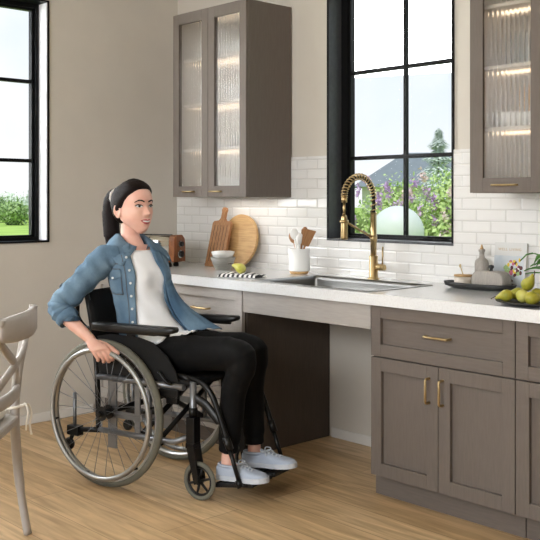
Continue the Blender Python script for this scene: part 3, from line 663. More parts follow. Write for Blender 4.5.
# ================================================================== wheelchair
WR = radians(15); WO = (1.2453, -1.1185, 0)
wc = empty('wheelchair', WO, WR, 'black and grey manual wheelchair the seated woman uses, facing the sink', 'wheelchair')
A0, AZ, WRAD = -.046, .328, .328
def ringpts(r, b, n=56, a0=A0, z0=AZ): return [Vector((a0+r*cos(2*pi*k/n), b, z0+r*sin(2*pi*k/n))) for k in range(n)]
def big_wheel(sg):
    b = sg*.25
    wv_ = empty('drive_wheel'); wv_.parent = wc
    MB().tube(ringpts(WRAD-.0165, b, 72), .0165, 12, closed=True, up=(0, 1, 0)).build('tire', 'tire_grey', wv_, 'grey rubber tire')
    rm = MB(); prof = [(.297, -.012), (.300, -.014), (.305, -.012), (.305, .012), (.300, .014), (.297, .012), (.289, .006), (.289, -.006)]
    M_ = Matrix.Translation((A0, b, AZ)) @ Matrix.Rotation(pi/2, 4, 'X')
    n = 72
    rings = [[M_ @ Vector((r*cos(2*pi*k/n), r*sin(2*pi*k/n), z)) for k in range(n)] for r, z in prof+prof[:1]]
    rm.loft(rings, cap=False); rm.build('rim', 'alu', wv_)
    pr = b+sg*.040
    MB().tube(ringpts(.283, pr, 72), .011, 12, closed=True, up=(0, 1, 0)).build('push_rim', 'push_alu', wv_, 'silver hand rim')
    for k in range(6):
        a = 2*pi*k/6+.2; c1 = Vector((A0+.283*cos(a), pr, AZ+.283*sin(a))); c2 = Vector((A0+.293*cos(a), b, AZ+.293*sin(a))); MB().tube([c1, c2], .005, 8).build('rim_clip', 'plastic_black', wv_)
    mb = MB()
    for k in range(28):
        a = 2*pi*k/28; off = (.26 if k % 4 < 2 else -.26)*1.9; hb = b+(.022 if k % 2 else -.022)
        mb.tube([(A0+.030*cos(a+off), hb, AZ+.030*sin(a+off)), (A0+.291*cos(a), b, AZ+.291*sin(a))], .0013, 5)
    mb.build('spokes', 'metal_grey', wv_)
    MB().tube([(A0, b-.032, AZ), (A0, b+.032, AZ)], .016, 16).tube([(A0, b-.026, AZ), (A0, b-.02, AZ)], .032, 20).tube([(A0, b+.020, AZ), (A0, b+.026, AZ)], .032, 20).tube([(A0, b+sg*.032, AZ), (A0, b+sg*.05, AZ)], [.014, .011], 14).build('hub', 'plastic_black', wv_)
big_wheel(-1); big_wheel(1)
def caster(sg, a, b):
    cw = empty('caster_wheel'); cw.parent = wc; z = .082
    MB().tube(ringpts(.072, b, 40, a, z), .010, 10, closed=True, up=(0, 1, 0)).build('tire', 'tire_grey', cw)
    rm = MB().tube(ringpts(.059, b, 40, a, z), .006, 8, closed=True, up=(0, 1, 0)).tube([(a, b-.016, z), (a, b+.016, z)], .014, 14)
    for k in range(6):
        q = 2*pi*k/6+.3; rm.tube([(a+.010*cos(q), b, z+.010*sin(q)), (a+.057*cos(q), b, z+.057*sin(q))], [.0065, .005], 8)
    rm.tube([(a, b-.018, z), (a, b+.018, z)], .005, 10); rm.build('spoked_rim', 'plastic_black', cw)
    fk = MB()
    for s2 in (-1, 1):
        Mk = Matrix(((1, 0, 0, 0), (0, 0, 1, 0), (0, 1, 0, 0), (0, 0, 0, 1)))
        fk.prism([(a-.012, z-.012), (a+.014, z-.006), (a-.016, z+.155), (a-.056, z+.155)], b+s2*.022-.004, b+s2*.022+.004, Mk)
    fk.box(a-.058, a-.014, b-.026, b+.026, z+.135, z+.160, .004); fk.tube([(a, b-.030, z), (a, b+.030, z)], .0065, 10)
    fk.build('fork', 'metal_black', cw)
caster(-1, .425, -.18); caster(1, .42, .20)
# side frames
for sg in (-1, 1):
    b = sg*.205
    f_ = MB()
    cs = sg*.18 if sg < 0 else .20
    ca = .39 if sg < 0 else .385
    f_.tube([(ca, cs, .235), (ca, cs, .50)], .0155, 14)
    f_.tube([(-.13, b, .475), (.36, b, .475)], .0145, 12)
    f_.tube([(-.12, b, .235), (.30, b, .235), (ca, cs, .27)], .013, 12)
    f_.tube([(.17, b, .475), (.17, b, .235)], .012, 12)
    f_.build('side_frame', 'metal_grey', wc, 'grey tubular side frame')
    k_ = MB().box(ca-.022, ca+.022, cs-.024, cs+.024, .24, .35, .004).tube([(ca, cs, .35), (ca, cs, .39)], .019, 14)
    k_.tube([(.38, cs, .50), (.34, cs, .517), (.05, b, .512), (-.10, b, .512)], .0135, 12)
    k_.build('frame_sleeve', 'metal_black', wc)
    # axle plate with adjusting holes
    pl = MB().box(A0-.025, A0+.025, b-.004-.006*sg, b+.004-.006*sg, .16, .46, .001).box(.09, .12, b-.004, b+.004, .22, .46, .001).box(A0-.03, .13, b-.004, b+.004, .30, .33, .001)
    pl.build('axle_plate', 'metal_grey', wc)
    # push cane and backrest upright
    cn = MB().tube(smooth_path([(-.125, b, .23), (-.135, b, .50), (-.165, b, .70), (-.195, b, .83), (-.215, b, .862), (-.285, b, .868)], 6), .0125, 12)
    cn.build('back_cane', 'metal_black', wc)
    MB().tube([(-.24, b, .866), (-.345, b, .869)], .017, 14).ball((-.345, b, .869), .019, 12, 8).build('push_handle', 'rubber_grip', wc)
    tb = MB().tube(smooth_path([(-.15, b*.98, .70), (-.20, b*1.0, .69), (-.25, b, .735), (-.255, b, .79)], 5), .010, 10); tb.build('recline_lever', 'metal_black', wc)
    # anti-tip bar
    at = MB().tube([(-.10, b, .235), (-.27, b, .215)], .0125, 10).box(-.305, -.235, b-.020, b+.020, .190, .235, .004); at.tube([(-.28, b, .20), (-.305, b, .15)], .010, 8)
    ab = at.build('anti_tip_bar', 'metal_black', wc)
    MB().tube(ringpts(.019, b, 20, -.305, .145), .010, 8, closed=True, up=(0, 1, 0)).tube([(-.305, b-.012, .145), (-.305, b+.012, .145)], .012, 12).build('tip_wheel', 'plastic_black', ab)
    MB().tube([(-.272, b, .21), (-.272, b, .385)], .0085, 10).build('tipper_post', 'metal_grey', wc)
    # armrest
    ab_ = sg*.235
    z0 = .722
    pad = MB(); rings = []
    for a_, wd, zt, zb in ((-.125, .018, 0, -.025), (-.115, .028, .004, -.03), (.02, .029, .006, -.032), (.24, .029, .008, -.030), (.30, .028, .010, -.022), (.335, .024, .011, -.012), (.347, .012, .008, -.004)):
        rings.append([Vector((a_, ab_+wd*q_, z0+(zt if r_ > 0 else zb)+dz)) for q_, r_, dz in ((-1, 1, -.006), (-.8, 1, 0), (.8, 1, 0), (1, 1, -.006), (1, -1, .006), (.8, -1, 0), (-.8, -1, 0), (-1, -1, .006))])
    pad.loft(rings); pad.build('armrest_pad', 'plastic_black', wc)
    MB().box(.05, .085, b-.012, b+.012, .47, .70, .003).tube([(-.13, b, .695), (.30, ab_, .700)], .010, 10).build('armrest_post', 'metal_black', wc)
    # clothes guard
    gp_ = [(-.11, .50), (-.12, .66), (-.05, .675), (.12, .672), (.20, .655), (.28, .60), (.325, .54), (.34, .50)]
    Mg = Matrix(((1, 0, 0, 0), (0, 0, 1, 0), (0, 1, 0, 0), (0, 0, 0, 1)))
    MB().prism(gp_, sg*.216-.004, sg*.216+.004, Mg).build('clothes_guard', 'fabric_black', wc)
    # wheel lock
    MB().tube(smooth_path([(.31, b+sg*.02, .49), (.29, b+sg*.035, .50), (.255, b+sg*.04, .54)], 4), .008, 10).box(.24, .34, b+sg*.012-.008, b+sg*.012+.008, .43, .465, .003).box(.27, .33, b-.01, b+.012, .40, .44, .003).build('wheel_lock', 'metal_black', wc)
    # footrest hanger
    hb = sg*.175
    hz = smooth_path([(.29, cs, .513), (.365, hb, .513), (.43, hb, .500), (.482, hb, .455), (.522, hb, .375), (.555, hb, .29), (.570, hb, .25)], 6)
    h_ = MB().tube(hz, .0125, 12).build('footrest_hanger', 'metal_black', wc)
    MB().tube([(.556, hb, .285), (.578, hb, .235)], .0165, 12).tube([(.570, hb, .25), (.624, hb, .105)], .0095, 10).tube([(.617, hb, .115), (.630, hb, .085)], .014, 10).build('footrest_rod', 'metal_black', wc)
    lp = MB(); lp.tube(smooth_path([(.39, cs, .44), (.41, hb*.99, .425), (.45, hb*.97, .405), (.49, hb*.95, .365), (.53, hb*.95, .335)], 5), [.012]+[.019]*18+[.010, .008], 12, flat=.55, up=(0, 0, 1))
    lp.build('calf_lever', 'plastic_black', wc)
# footplates
for sg in (-1, 1):
    Mf = Matrix.Translation((.555, sg*.085, .078)) @ Matrix.Rotation(radians(-9), 4, 'Y')
    fp = MB().box(-.075, .13, -.078, .078, -.009, .009, .005, Mf)
    for k in range(5): fp.box(-.06+.036*k, -.05+.036*k, -.07, .07, .008, .0125, 0, Mf)
    fp.tube([Mf @ Vector((.10, sg*.07, 0)), (.625, sg*.175, .095)], .010, 10)
    fp.build('footplate', 'plastic_black', wc)
# cross brace, seat, backrest
MB().tube([(.13, -.20, .25), (.16, .20, .47)], .0125, 12).tube([(.16, .20, .25), (.13, -.20, .47)], .0125, 12).tube([(.24, -.20, .25), (.25, .20, .46)], .0115, 12).tube([(A0, -.23, AZ), (A0, .23, AZ)], .014, 12).tube([(.145, -.02, .36), (.145, .02, .36)], .018, 12).build('cross_brace', 'metal_black', wc)
mb = MB(); rows = []
for i in range(9):
    a = -.12+.50*i/8; rows.append([Vector((a, -.20+.40*j/10, .505-.012*(1-((j-5)/5)**2))) for j in range(11)])
mb.loft(rows, close=False); st = mb.build('seat', 'fabric_black', wc); solid(st, .022, -1)
mb = MB(); rows = []
for i in range(9):
    z = .52+.335*i/8; rows.append([Vector((-.135-.075*(z-.52)/.34*(.5+.5*(z-.52)/.34)-.03*(1-((j-5)/5)**2), -.21+.42*j/10, z)) for j in range(11)])
mb.loft(rows, close=False); br_ = mb.build('backrest', 'fabric_black', wc); solid(br_, .018, 1)

# ================================================================== seated woman
pw = empty('person', WO, WR, 'dark-haired woman in denim shirt, white tee and black leggings, seated in the wheelchair', 'person')
TY = radians(-10)
TOR = [  # z, a, half depth, half width
    (.545, .045, .112, .168), (.60, .045, .115, .164), (.67, .025, .102, .142), (.74, -.012, .092, .124), (.82, -.036, .094, .126), (.90, -.056, .100, .134),
    (.95, -.068, .102, .142), (1.0, -.080, .092, .150), (1.03, -.088, .078, .146), (1.055, -.096, .066, .112), (1.075, -.100, .057, .080), (1.095, -.102, .052, .057)]
def tor(z):
    return [lerp_tab([(r[0], r[i]) for r in TOR], z) for i in (1, 2, 3)]
def torpt(z, th, off=0, bust=1):
    a, d, w_ = tor(z); c_, s_n = cos(th), sin(th)
    x = (d+off)*(1 if c_ >= 0 else -1)*abs(c_)**.9; y = (w_+off)*(1 if s_n >= 0 else -1)*abs(s_n)**.8
    if c_ > 0 and bust:
        for yy in (-.066, .066): x += .026*math.exp(-((y-yy)/.052)**2-((z-.925)/.05)**2)
    return Vector((a+x*cos(TY)-y*sin(TY), x*sin(TY)+y*cos(TY), z))
# --- head function (head frame: x face, y left, z up)
XF = [(-.120, .030), (-.114, .050), (-.104, .065), (-.092, .072), (-.08, .075), (-.06, .080), (-.03, .081), (0, .080), (.015, .081), (.03, .086), (.05, .085), (.07, .078), (.09, .063), (.105, .043), (.115, .020), (.120, .001)]
XB = [(-.120, .030), (-.104, .018), (-.085, -.01), (-.065, -.045), (-.045, -.078), (-.02, -.098), (.02, -.110), (.05, -.106), (.08, -.086), (.10, -.05), (.115, -.02), (.120, -.001)]
HW = [(-.120, .008), (-.114, .019), (-.104, .026), (-.09, .038), (-.07, .054), (-.05, .065), (-.03, .0705), (0, .073), (.03, .0745), (.06, .069), (.085, .056), (.10, .043), (.115, .020), (.120, .001)]
HXC = [(-.120, .038), (-.09, .025), (-.06, .0), (-.03, -.008), (.06, -.012), (.12, 0)]
def G(v, s_): return math.exp(-(v/s_)**2)
def feat(y, z):
    d = 0
    if z < .012: # nose
        t = min(1, max(0, (.010-z)/.044)); h = .002+.0255*t**1.3
        fall = 1 if z > -.034 else math.exp(-((z+.034)/.0075)**2)
        d += h*fall*G(y, .0078+.0035*t)
    for s_ in (-1, 1):
        d += .0055*G(y-s_*.0115, .006)*G(z+.036, .006)
        d -= .0075*G(y-s_*.031, .014)*G(z-.001, .0105)
        d += .0030*G(y-s_*.030, .018)*G(z-.022, .008)
        d += .0050*G(y-s_*.044, .016)*G(z+.022, .018)
        d -= .0030*G(y-s_*.027, .006)*G(z+.064, .007)
    d += .0050*G(y, .019)*G(z+.060, .0055)+.0050*G(y, .016)*G(z+.0735, .0055)-.0035*G(y, .014)*G(z+.0845, .005)+.0045*G(y, .016)*G(z+.101, .011)
    return d
def headpt(z, th):
    xf, xb, w_, xc = lerp_tab(XF, z), lerp_tab(XB, z), lerp_tab(HW, z), lerp_tab(HXC, z)
    c_, s_n = cos(th), sin(th); y = w_*(1 if s_n >= 0 else -1)*abs(s_n)**.92
    if c_ >= 0: x = xc+(xf-xc)*c_**.82+feat(y, z)*min(1, c_*1.8)
    else: x = xc+(xb-xc)*abs(c_)**.95*(-1)*(-1)
    return Vector((x, y, z))
def headsurf(y, z, off=0):
    w_ = lerp_tab(HW, z); s_n = min(.999, abs(y)/w_)**(1/.92); th = math.asin(s_n)*(1 if y >= 0 else -1)
    p = headpt(z, th); p.x += off; p.y += off*.5*s_n*(1 if y >= 0 else -1); return p
HS = 1.05
HM = Matrix.Translation((-.083, -.004, 1.240)) @ Matrix.Rotation(radians(-11), 4, 'Z') @ Matrix.Rotation(radians(-4), 4, 'Y') @ Matrix.Rotation(radians(0), 4, 'X') @ Matrix.Scale(HS, 4)
def headgrid(nz_=64, nt=80, off=lambda p, th: 0):
    rings = []
    for i in range(nz_+1):
        u = i/nz_; z = -.1195*cos(pi*u)
        ring = []
        for j in range(nt):
            th = 2*pi*j/nt-pi; p = headpt(z, th); o_ = off(p, th)
            nrm = Vector((p.x+.01, p.y, p.z*.9)).normalized(); ring.append(p+nrm*o_)
        rings.append(ring)
    return rings
# --- body: one continuous skin surface
bd = MB()
bd.loft([[HM @ p for p in r] for r in headgrid()])
for s_ in (-1, 1):  # ears
    Me = HM @ Matrix.Translation((-.026, s_*.0735, -.016)) @ Matrix.Rotation(s_*radians(-18), 4, 'Z') @ Matrix.Rotation(radians(-8), 4, 'Y')
    ear = [(.0155*cos(t), .0, .028*sin(t)*(1.0 if sin(t) > 0 else .95)-.0) for t in [2*pi*k/24 for k in range(24)]]
    bd.tube([Me @ Vector((p[0]*(1 if p[2] > -.01 else .75), s_*.006, p[2])) for p in ear], .0048, 8, closed=True)
    bd.ball(Me.translation, (.0145, .0045, .0255), 14, 10, Me.to_3x3().to_4x4())
bd.tube([(-.102, .0, 1.02), (-.102, 0, 1.07), (-.113, 0, 1.10), (-.116, 0, 1.14), (-.110, 0, 1.19)], [.068, .053, .045, .042, .044], 24)
bd.loft([[torpt(z, 2*pi*j/40, -.010, .8) for j in range(40)] for z in [.55, .60, .65, .70, .75, .80, .85, .90, .95, 1.0, 1.03, 1.05, 1.065]])
ARM_R = [(-.105, -.125, 1.005), (-.140, -.168, .985), (-.195, -.255, .89), (-.243, -.340, .800), (-.185, -.335, .745), (-.120, -.318, .692), (-.084, -.305, .660)]
bd.tube(smooth_path(ARM_R+[(-.066, -.308, .648)], 5), [.044]*5+[.042]*5+[.038]*5+[.036]*3+[.034]*2+[.032, .031, .030, .029, .028, .027, .026, .025, .0245, .024]+[.023, .0225, .022, .021, .020]+[.018], 16)
ARM_L = [(-.075, .105, 1.0), (-.08, .145, .980), (-.095, .175, .89), (-.105, .20, .80), (-.065, .225, .73), (-.03, .25, .66), (-.01, .262, .60)]
bd.tube(smooth_path(ARM_L, 5), [.046]*5+[.045]*5+[.040]*5+[.039]*5+[.036]*5+[.028]*5+[.0245], 16)
def hand(Wp, K, nrm, alongv, curl, sg):
    # Wp wrist, K knuckle centre, nrm back of hand normal, alongv from little to index knuckle
    Wp, K, nrm, al = Vector(Wp), Vector(K), Vector(nrm).normalized(), Vector(alongv).normalized()
    d = (K-Wp).normalized(); rings = []
    for t, hw, ht in ((-.35, .021, .020), (-.12, .0235, .019), (.12, .026, .019), (.4, .034, .018), (.75, .040, .0165), (1.0, .040, .014), (1.08, .036, .010)):
        c_ = Wp.lerp(K, t); rings.append([c_+al*(hw*cos(2*pi*j/18))+nrm*(ht*sin(2*pi*j/18)) for j in range(18)])
    bd.loft(rings)
    for k, (off, ln) in enumerate(((.030, .92), (.010, 1.0), (-.010, .95), (-.030, .76))):
        p = K+al*off-d*.008; dirs = d; pts = [p]; ang = 0; ax = al
        for seg, cu in zip((.043, .027, .021), curl):
            ang += cu; v_ = d*cos(ang)-nrm*sin(ang); pts.append(pts[-1]+v_*seg*ln)
        bd.tube(smooth_path([p-d*.02]+pts, 4), [.0098]*4+[.0098]*4+[.0090]*4+[.0082]*4+[.0066], 10); bd.ball(pts[-1], .0068, 10, 8)
    th0 = Wp.lerp(K, .25)+al*.022-nrm*.006
    tp = [th0, th0+al*.022+d*.022-nrm*.008, th0+al*.034+d*.050-nrm*.014, th0+al*.040+d*.075-nrm*.018]
    bd.tube(smooth_path(tp, 4), [.014]*4+[.0125]*4+[.0105]*4+[.0082], 10); bd.ball(tp[-1], .0084, 10, 8)
hand((-.078, -.306, .655), (-.010, -.318, .618), (.22, -.62, .75), (.80, .55, .18), (.75, .85, .75), -1)
hand((-.006, .262, .595), (.012, .275, .525), (.3, .95, .1), (.9, -.3, .3), (.35, .4, .35), 1)
# legs and feet
for s_ in (-1, 1):
    hp, kn, an = Vector((.03, s_*.088, .572)), Vector((.588, s_*.098-.012, .612)), Vector((.510, s_*.082-.01, .178))
    if s_ > 0: an = Vector((.528, .088, .185)); kn = Vector((.520, .095, .602))
    bd.tube([hp, hp.lerp(kn, .5), kn, kn.lerp(an, .3), kn.lerp(an, .7), an], [.070, .058, .042, .040, .032, .028], 16)
    bd.tube([an, an+Vector((0, 0, -.045))], [.029, .030], 14)
    bd.tube([an+Vector((-.02, 0, -.06)), an+Vector((.05, 0, -.055)), an+Vector((.14, -.01, -.07))], [.026, .030, .018], 12)
body = bd.build('body', 'skin', pw); remeshed(body, .0028, 2, .5); body['label'] = 'bare skin of face, neck, hands and ankles'
# --- face details
for s_ in (-1, 1):
    def eyept(u, v, off):  # u -1..1 across, v -1..1
        y = s_*(.0315+.0160*u); zc = .0010+.0016*u*1; hgt = .0066*max(0, (1-abs(u)**2.2))
        p = headsurf(y, zc+hgt*v*(1.0 if v > 0 else .8), off+.0032*(1-u*u)*(1-v*v*.6)); return p
    e_ = MB(); rows = []
    for i in range(13):
        u = -1+2*i/12; rows.append([HM @ eyept(u, -1+2*j/6, .0016) for j in range(7)])
    e_.loft(rows, close=False); eo = e_.build('eye', 'teeth', pw, 'grey-brown eye'); eo.data.materials[0] = MATS['pearl']
    c_ = headsurf(s_*.0315+.0015, .0018, .0056)
    ir = MB(); ir.ball(HM @ c_, (.0018, .0068, .0066), 14, 8, Matrix.Rotation(s_*radians(22), 4, 'Z')); ir.build('iris', 'iris', eo)
    MB().ball(HM @ (c_+Vector((.0014, 0, 0))), (.0014, .0027, .0027), 12, 8, Matrix.Rotation(s_*radians(22), 4, 'Z')).build('pupil', 'brow', eo)
    la = MB(); la.tube([HM @ (eyept(-1+2.15*i/12, 1, .0028)+Vector((0, 0, .0006))) for i in range(13)], [.0008]+[.0019]*5+[.0025]*6+[.0010], 6); la.build('lashes', 'brow', eo)
    bw_ = MB(); pts = [(.011, .0195), (.018, .0228), (.027, .0258), (.036, .0268), (.044, .0238), (.051, .0180)]
    bw_.tube(smooth_path([HM @ headsurf(s_*y, z, .0010) for y, z in pts], 4), [.0024]+[.0036]*8+[.0032]*6+[.0022]*5+[.0007], 8, flat=.6); bw_.build('eyebrow', 'brow', pw)
mo = MB()
def mouth(u, v, off, hw=.0275, up=.0100, dn=.0125):
    y = hw*u; zc = -.0668+.0052*u*u; e2 = (1-abs(u)**2.4); bow = 1-.28*G(u, .16)
    z = zc+(up*bow*v if v > 0 else dn*v)*e2; return HM @ headsurf(y, z, off+.0022*e2*(1-abs(abs(v)-.6)))
rows = [[mouth(-1+2*i/20, -1+2*j/10, .0010) for j in range(11)] for i in range(21)]
mo.loft(rows, close=False); mm_ = mo.build('lips', 'lips', pw, 'rose lips parted in a smile')
te = MB(); te.loft([[mouth((-1+2*i/16)*.74, -.30+.62*j/4, .0022) for j in range(5)] for i in range(17)], close=False); te.build('teeth', 'teeth', mm_)
# --- hair
def hmask(p):
    x, y, z = p
    xh = lerp_tab([(-.02, -.034), (-.008, -.016), (.004, .000), (.02, .010), (.045, .030), (.065, .054), (.078, .066), (.086, .095), (.12, .14)], z)
    if z < -.085: return -1
    return (xh-x)/.018
def hoff(p, th):
    m_ = hmask(p); t = max(-1, min(1, m_)); return -.005+(.0165+.004*max(0, -p.x/.1))*(.5+.5*sin(t*pi/2))
hr = MB(); hr.loft([[HM @ p for p in r] for r in headgrid(64, 120, hoff)]); ho = hr.build('hair', 'hair', pw, 'dark brown hair pulled back')
pt = [HM @ Vector(p) for p in ((-.080, 0, .066), (-.118, 0, .066), (-.150, -.004, .055), (-.164, -.010, .01), (-.158, -.014, -.06), (-.154, -.016, -.11), (-.150, -.014, -.150), (-.145, -.012, -.175))]
tl_ = MB(); tl_.tube(smooth_path(pt, 6), [.034]*5+[.036]*4+[.036]*5+[.038]*6+[.042]*6+[.041]*6+[.036]*6+[.022]*5, 18, flat=.9); tl_.build('ponytail', 'hair_tail', ho)
tc_ = HM @ Vector((-.122, -.002, .056)); ax = (HM.to_3x3() @ Vector((1, 0, -.15))).normalized()
ux = ax.cross(Vector((0, 1, 0))).normalized(); vy = ax.cross(ux)
MB().tube([tc_+ux*(.039*cos(2*pi*k/28))+vy*(.039*sin(2*pi*k/28))+ax*.002*sin(k*2.2) for k in range(28)], .0055, 8, closed=True).build('hair_tie', 'hair_tie', ho, 'pale hair tie')
# --- white tee
ts = MB(); zs = [.60+.47*i/26 for i in range(27)]
def teept(z, th):
    o_ = .004+.010*max(0, (.80-z)/.2)*(.6+.4*cos(th))+.0045*sin(7*th+34*z)*max(0, min(1, (.92-z)/.08))+.004*noise.noise(Vector((th*3, z*24, 4.2))); p = torpt(z, th, o_)
    return p
rings = []
for z in zs:
    rings.append([teept(z-(.030*max(0, cos(2*pi*j/48))**2*max(0, (z-.98)/.09) if z > .98 else 0), 2*pi*j/48) for j in range(48)])
ts.loft(rings, cap=False); tso = ts.build('tee_shirt', 'tshirt', pw, 'white tee shirt'); solid(tso, .003, 0)
hem = MB(); 
def lapfold(t, v):  # front hem spread over the thighs
    b_ = -.165+.30*t; af = .165+.075*sin(pi*min(1, max(0, (t-.02)/.96)))**.6; a_ = .0+(af-.0)*v
    top = .652+.05*max(0, a_)+.035*max(0, (.07-a_)/.07)**1.5
    return Vector((a_+.006*sin(26*t), b_, top+.008+.005*sin(31*t+3*v)*v+.004*sin(15*v+9*t)-.10*(max(0, abs(b_+.012)-.10)/.06)**2*.5))
hem.loft([[lapfold(i/30, j/12) for j in range(13)] for i in range(31)], close=False); ho2 = hem.build('shirt_hem', 'tshirt', tso); solid(ho2, .003, 1)
# --- leggings
lg = MB()
lg.loft([[torpt(z, 2*pi*j/32, .004, 0) for j in range(32)] for z in (.535, .56, .60, .63, .65)])
lg.ball((.03, 0, .570), (.12, .160, .068), 24, 14)
for s_ in (-1, 1):
    hp, kn, an = Vector((.03, s_*.088, .572)), Vector((.588, s_*.098-.012, .614)), Vector((.512, s_*.082-.01, .20))
    if s_ > 0: an = Vector((.528, .088, .195)); kn = Vector((.520, .095, .602))
    lg.tube(smooth_path([hp, hp.lerp(kn, .35)+Vector((0, 0, .004)), hp.lerp(kn, .75)+Vector((0, 0, .010)), kn+Vector((-.012, 0, .004)), kn+Vector((.004, 0, -.045)), kn.lerp(an, .35)+Vector((-.012, 0, 0)), kn.lerp(an, .7)+Vector((-.006, 0, 0)), an], 6),
            [.085]*4+[.081]*6+[.074]*6+[.067]*5+[.061]*5+[.057]*5+[.054]*5+[.049]*4+[.043]*4+[.040]*2, 22)
lgo = lg.build('leggings', 'legging', pw, 'black leggings'); remeshed(lgo, .006, 6, .5)
# --- shoes
def shoe(heel, ang, pitch, label=None):
    sh_ = empty('shoe', heel); sh_.parent = pw; sh_.rotation_euler = (0, -pitch, ang); Ls = .272
    def outline(t):  # half widths at t along the foot
        return lerp_tab([(0, .018), (.05, .028), (.2, .031), (.45, .031), (.7, .041), (.85, .039), (.93, .031), (.98, .017), (1, .004)], t)
    so = MB(); n = 26; up_, dn_ = [], []
    ct = [(1-cos(pi*i/n))/2 for i in range(n+1)]; poly = [(Ls*t*1.01, outline(t)+.004) for t in ct]+[(Ls*t*1.01, -outline(t)-.004) for t in ct[::-1]]
    so.prism(poly, 0, .020); so.build('sole', 'shoe_sole', sh_, 'white rubber sole')
    uprings = []; topz = [(0, .056), (.1, .060), (.25, .054), (.40, .060), (.52, .060), (.68, .048), (.82, .040), (.95, .032), (1, .020)]
    for i in range(n+1):
        t = (1-cos(pi*i/n))/2; hw = outline(t); h = lerp_tab(topz, t); r_ = []
        for j in range(17):
            q = pi*j/16; r_.append(Vector((Ls*t, hw*(1 if cos(q) >= 0 else -1)*abs(cos(q))**.55, .016+(h-.016)*sin(q)**.75)))
        uprings.append(r_)
    up2 = MB(); up2.loft(uprings, close=False); up2.add(uprings[0], [tuple(range(17))]); up2.add(uprings[-1], [tuple(range(17))]); up2.build('upper', 'shoe', sh_)
    cl = MB(); pts = []
    for k in range(28):
        q = 2*pi*k/28; pts.append((.062+.052*cos(q), .029*sin(q), .060+.004*cos(q)*-1))
    cl.tube(pts, .006, 8, closed=True); cl.build('collar', 'shoe', sh_)
    lc = MB()
    for k in range(5):
        x = .125+.018*k; zt = lerp_tab(topz, x/Ls)+.002; wd = .019
        lc.tube(smooth_path([(x, -wd, zt-.010), (x+.004, 0, zt+.002), (x+.008, wd, zt-.010)], 4), .0026, 6); lc.tube(smooth_path([(x, wd, zt-.010), (x+.004, 0, zt+.003), (x+.008, -wd, zt-.010)], 4), .0026, 6)
    for sy_ in (-1, 1):
        lc.tube(smooth_path([(.118, 0, .065), (.112, sy_*.018, .078), (.124, sy_*.036, .072), (.132, sy_*.022, .065), (.122, 0, .066)], 5), .0024, 6)
        lc.tube(smooth_path([(.12, 0, .066), (.135, sy_*.02, .068), (.146, sy_*.034, .050)], 5), .0024, 6)
    lc.build('laces', 'shoe_sole', sh_, 'white laces'); return sh_
shoe((.470, -.098, .081), radians(-9), radians(7))
shoe((.485, .076, .096), radians(-3), radians(7))
# --- denim shirt
OPR = [(.66, 1.08), (.74, .94), (.82, .80), (.90, .72), (.95, .64), (1.0, .57), (1.04, .52), (1.075, .62)]   # opening edge angle, near side
OPL = [(.66, .75), (.74, .42), (.82, .20), (.90, .20), (.95, .14), (1.0, .08), (1.04, .12), (1.075, .35)]
jk = MB(); zz = [.655+.418*i/30 for i in range(31)]; nth = 44; rows = []
def jpt(z, u, extra=0):
    t0 = -lerp_tab(OPR, z); t1 = lerp_tab(OPL, z)-2*pi; th = t0+(t1-t0)*u
    o_ = .014+extra+.006*max(0, (.85-z)/.2)+.006*noise.noise(Vector((th*2.2, z*14, 1.3)))+.003*sin(6*th+z*30)*max(0, (.95-z)/.3)
    return torpt(z, th, o_)
for z in zz: rows.append([jpt(z, j/nth) for j in range(nth+1)])
jk.loft(rows, close=False)
# far front panel falling forward over the far thigh
rows = []
for i in range(15):
    v_ = i/14
    inn = jpt(.90, .99).lerp(Vector((.205, .050, .668)), v_)+Vector((-.035*sin(pi*v_), 0, -.01*sin(pi*v_)))
    out_ = jpt(.90, .90).lerp(Vector((.318, .140, .680)), v_)+Vector((-.05*sin(pi*v_), 0, -.012*sin(pi*v_)))
    rows.append([inn.lerp(out_, j/10)+Vector((.010*sin(pi*j/10), -.006*sin(pi*j/10), .012*sin(pi*j/10)+.004*sin(j*1.7+v_*5))) for j in range(11)])
jk.loft(rows, close=False)
jo = jk.build('denim_shirt', 'denim', pw, 'open blue denim shirt'); solid(jo, .004, 0)
# sleeves
def sleeve(path, rad, name='sleeve'):
    P = smooth_path(path, 8); n = 22; rings = []; L2 = len(P)
    for i, p in enumerate(P):
        t = (P[min(i+1, L2-1)]-P[max(i-1, 0)]).normalized(); u = t.cross(Vector((0, 0, 1))).normalized(); w_ = t.cross(u); r_ = lerp_tab(rad, i/(L2-1))
        ring = []
        for j in range(n):
            q = 2*pi*j/n; rr2 = r_+.0075*noise.noise(Vector((p.x*26+cos(q)*1.6, p.y*26+sin(q)*1.6, p.z*34)))+.0035*sin(i*1.1+2.5*cos(q))*min(1, i/8)
            ring.append(p+u*cos(q)*rr2+w_*sin(q)*rr2)
        rings.append(ring)
    m2 = MB(); m2.loft(rings, cap=False); o_ = m2.build(name, 'denim', jo); return o_
sl = sleeve([(-.085, -.110, 1.018), (-.130, -.158, 1.002), (-.168, -.215, .94), (-.204, -.284, .862), (-.230, -.338, .806), (-.212, -.342, .772), (-.188, -.338, .752)], [(0, .050), (.2, .062), (.45, .056), (.7, .051), (1, .046)]); solid(sl, .003, 0)
sl2 = sleeve([(-.080, .095, 1.010), (-.08, .135, .995), (-.088, .16, .94), (-.097, .18, .87), (-.103, .202, .80), (-.065, .226, .73), (-.035, .248, .67)], [(0, .050), (.2, .062), (.45, .056), (.7, .051), (1, .038)]); solid(sl2, .003, 0)
d_ = (Vector((-.188, -.338, .752))-Vector((-.212, -.342, .772))).normalized(); c0 = Vector((-.190, -.3385, .754))
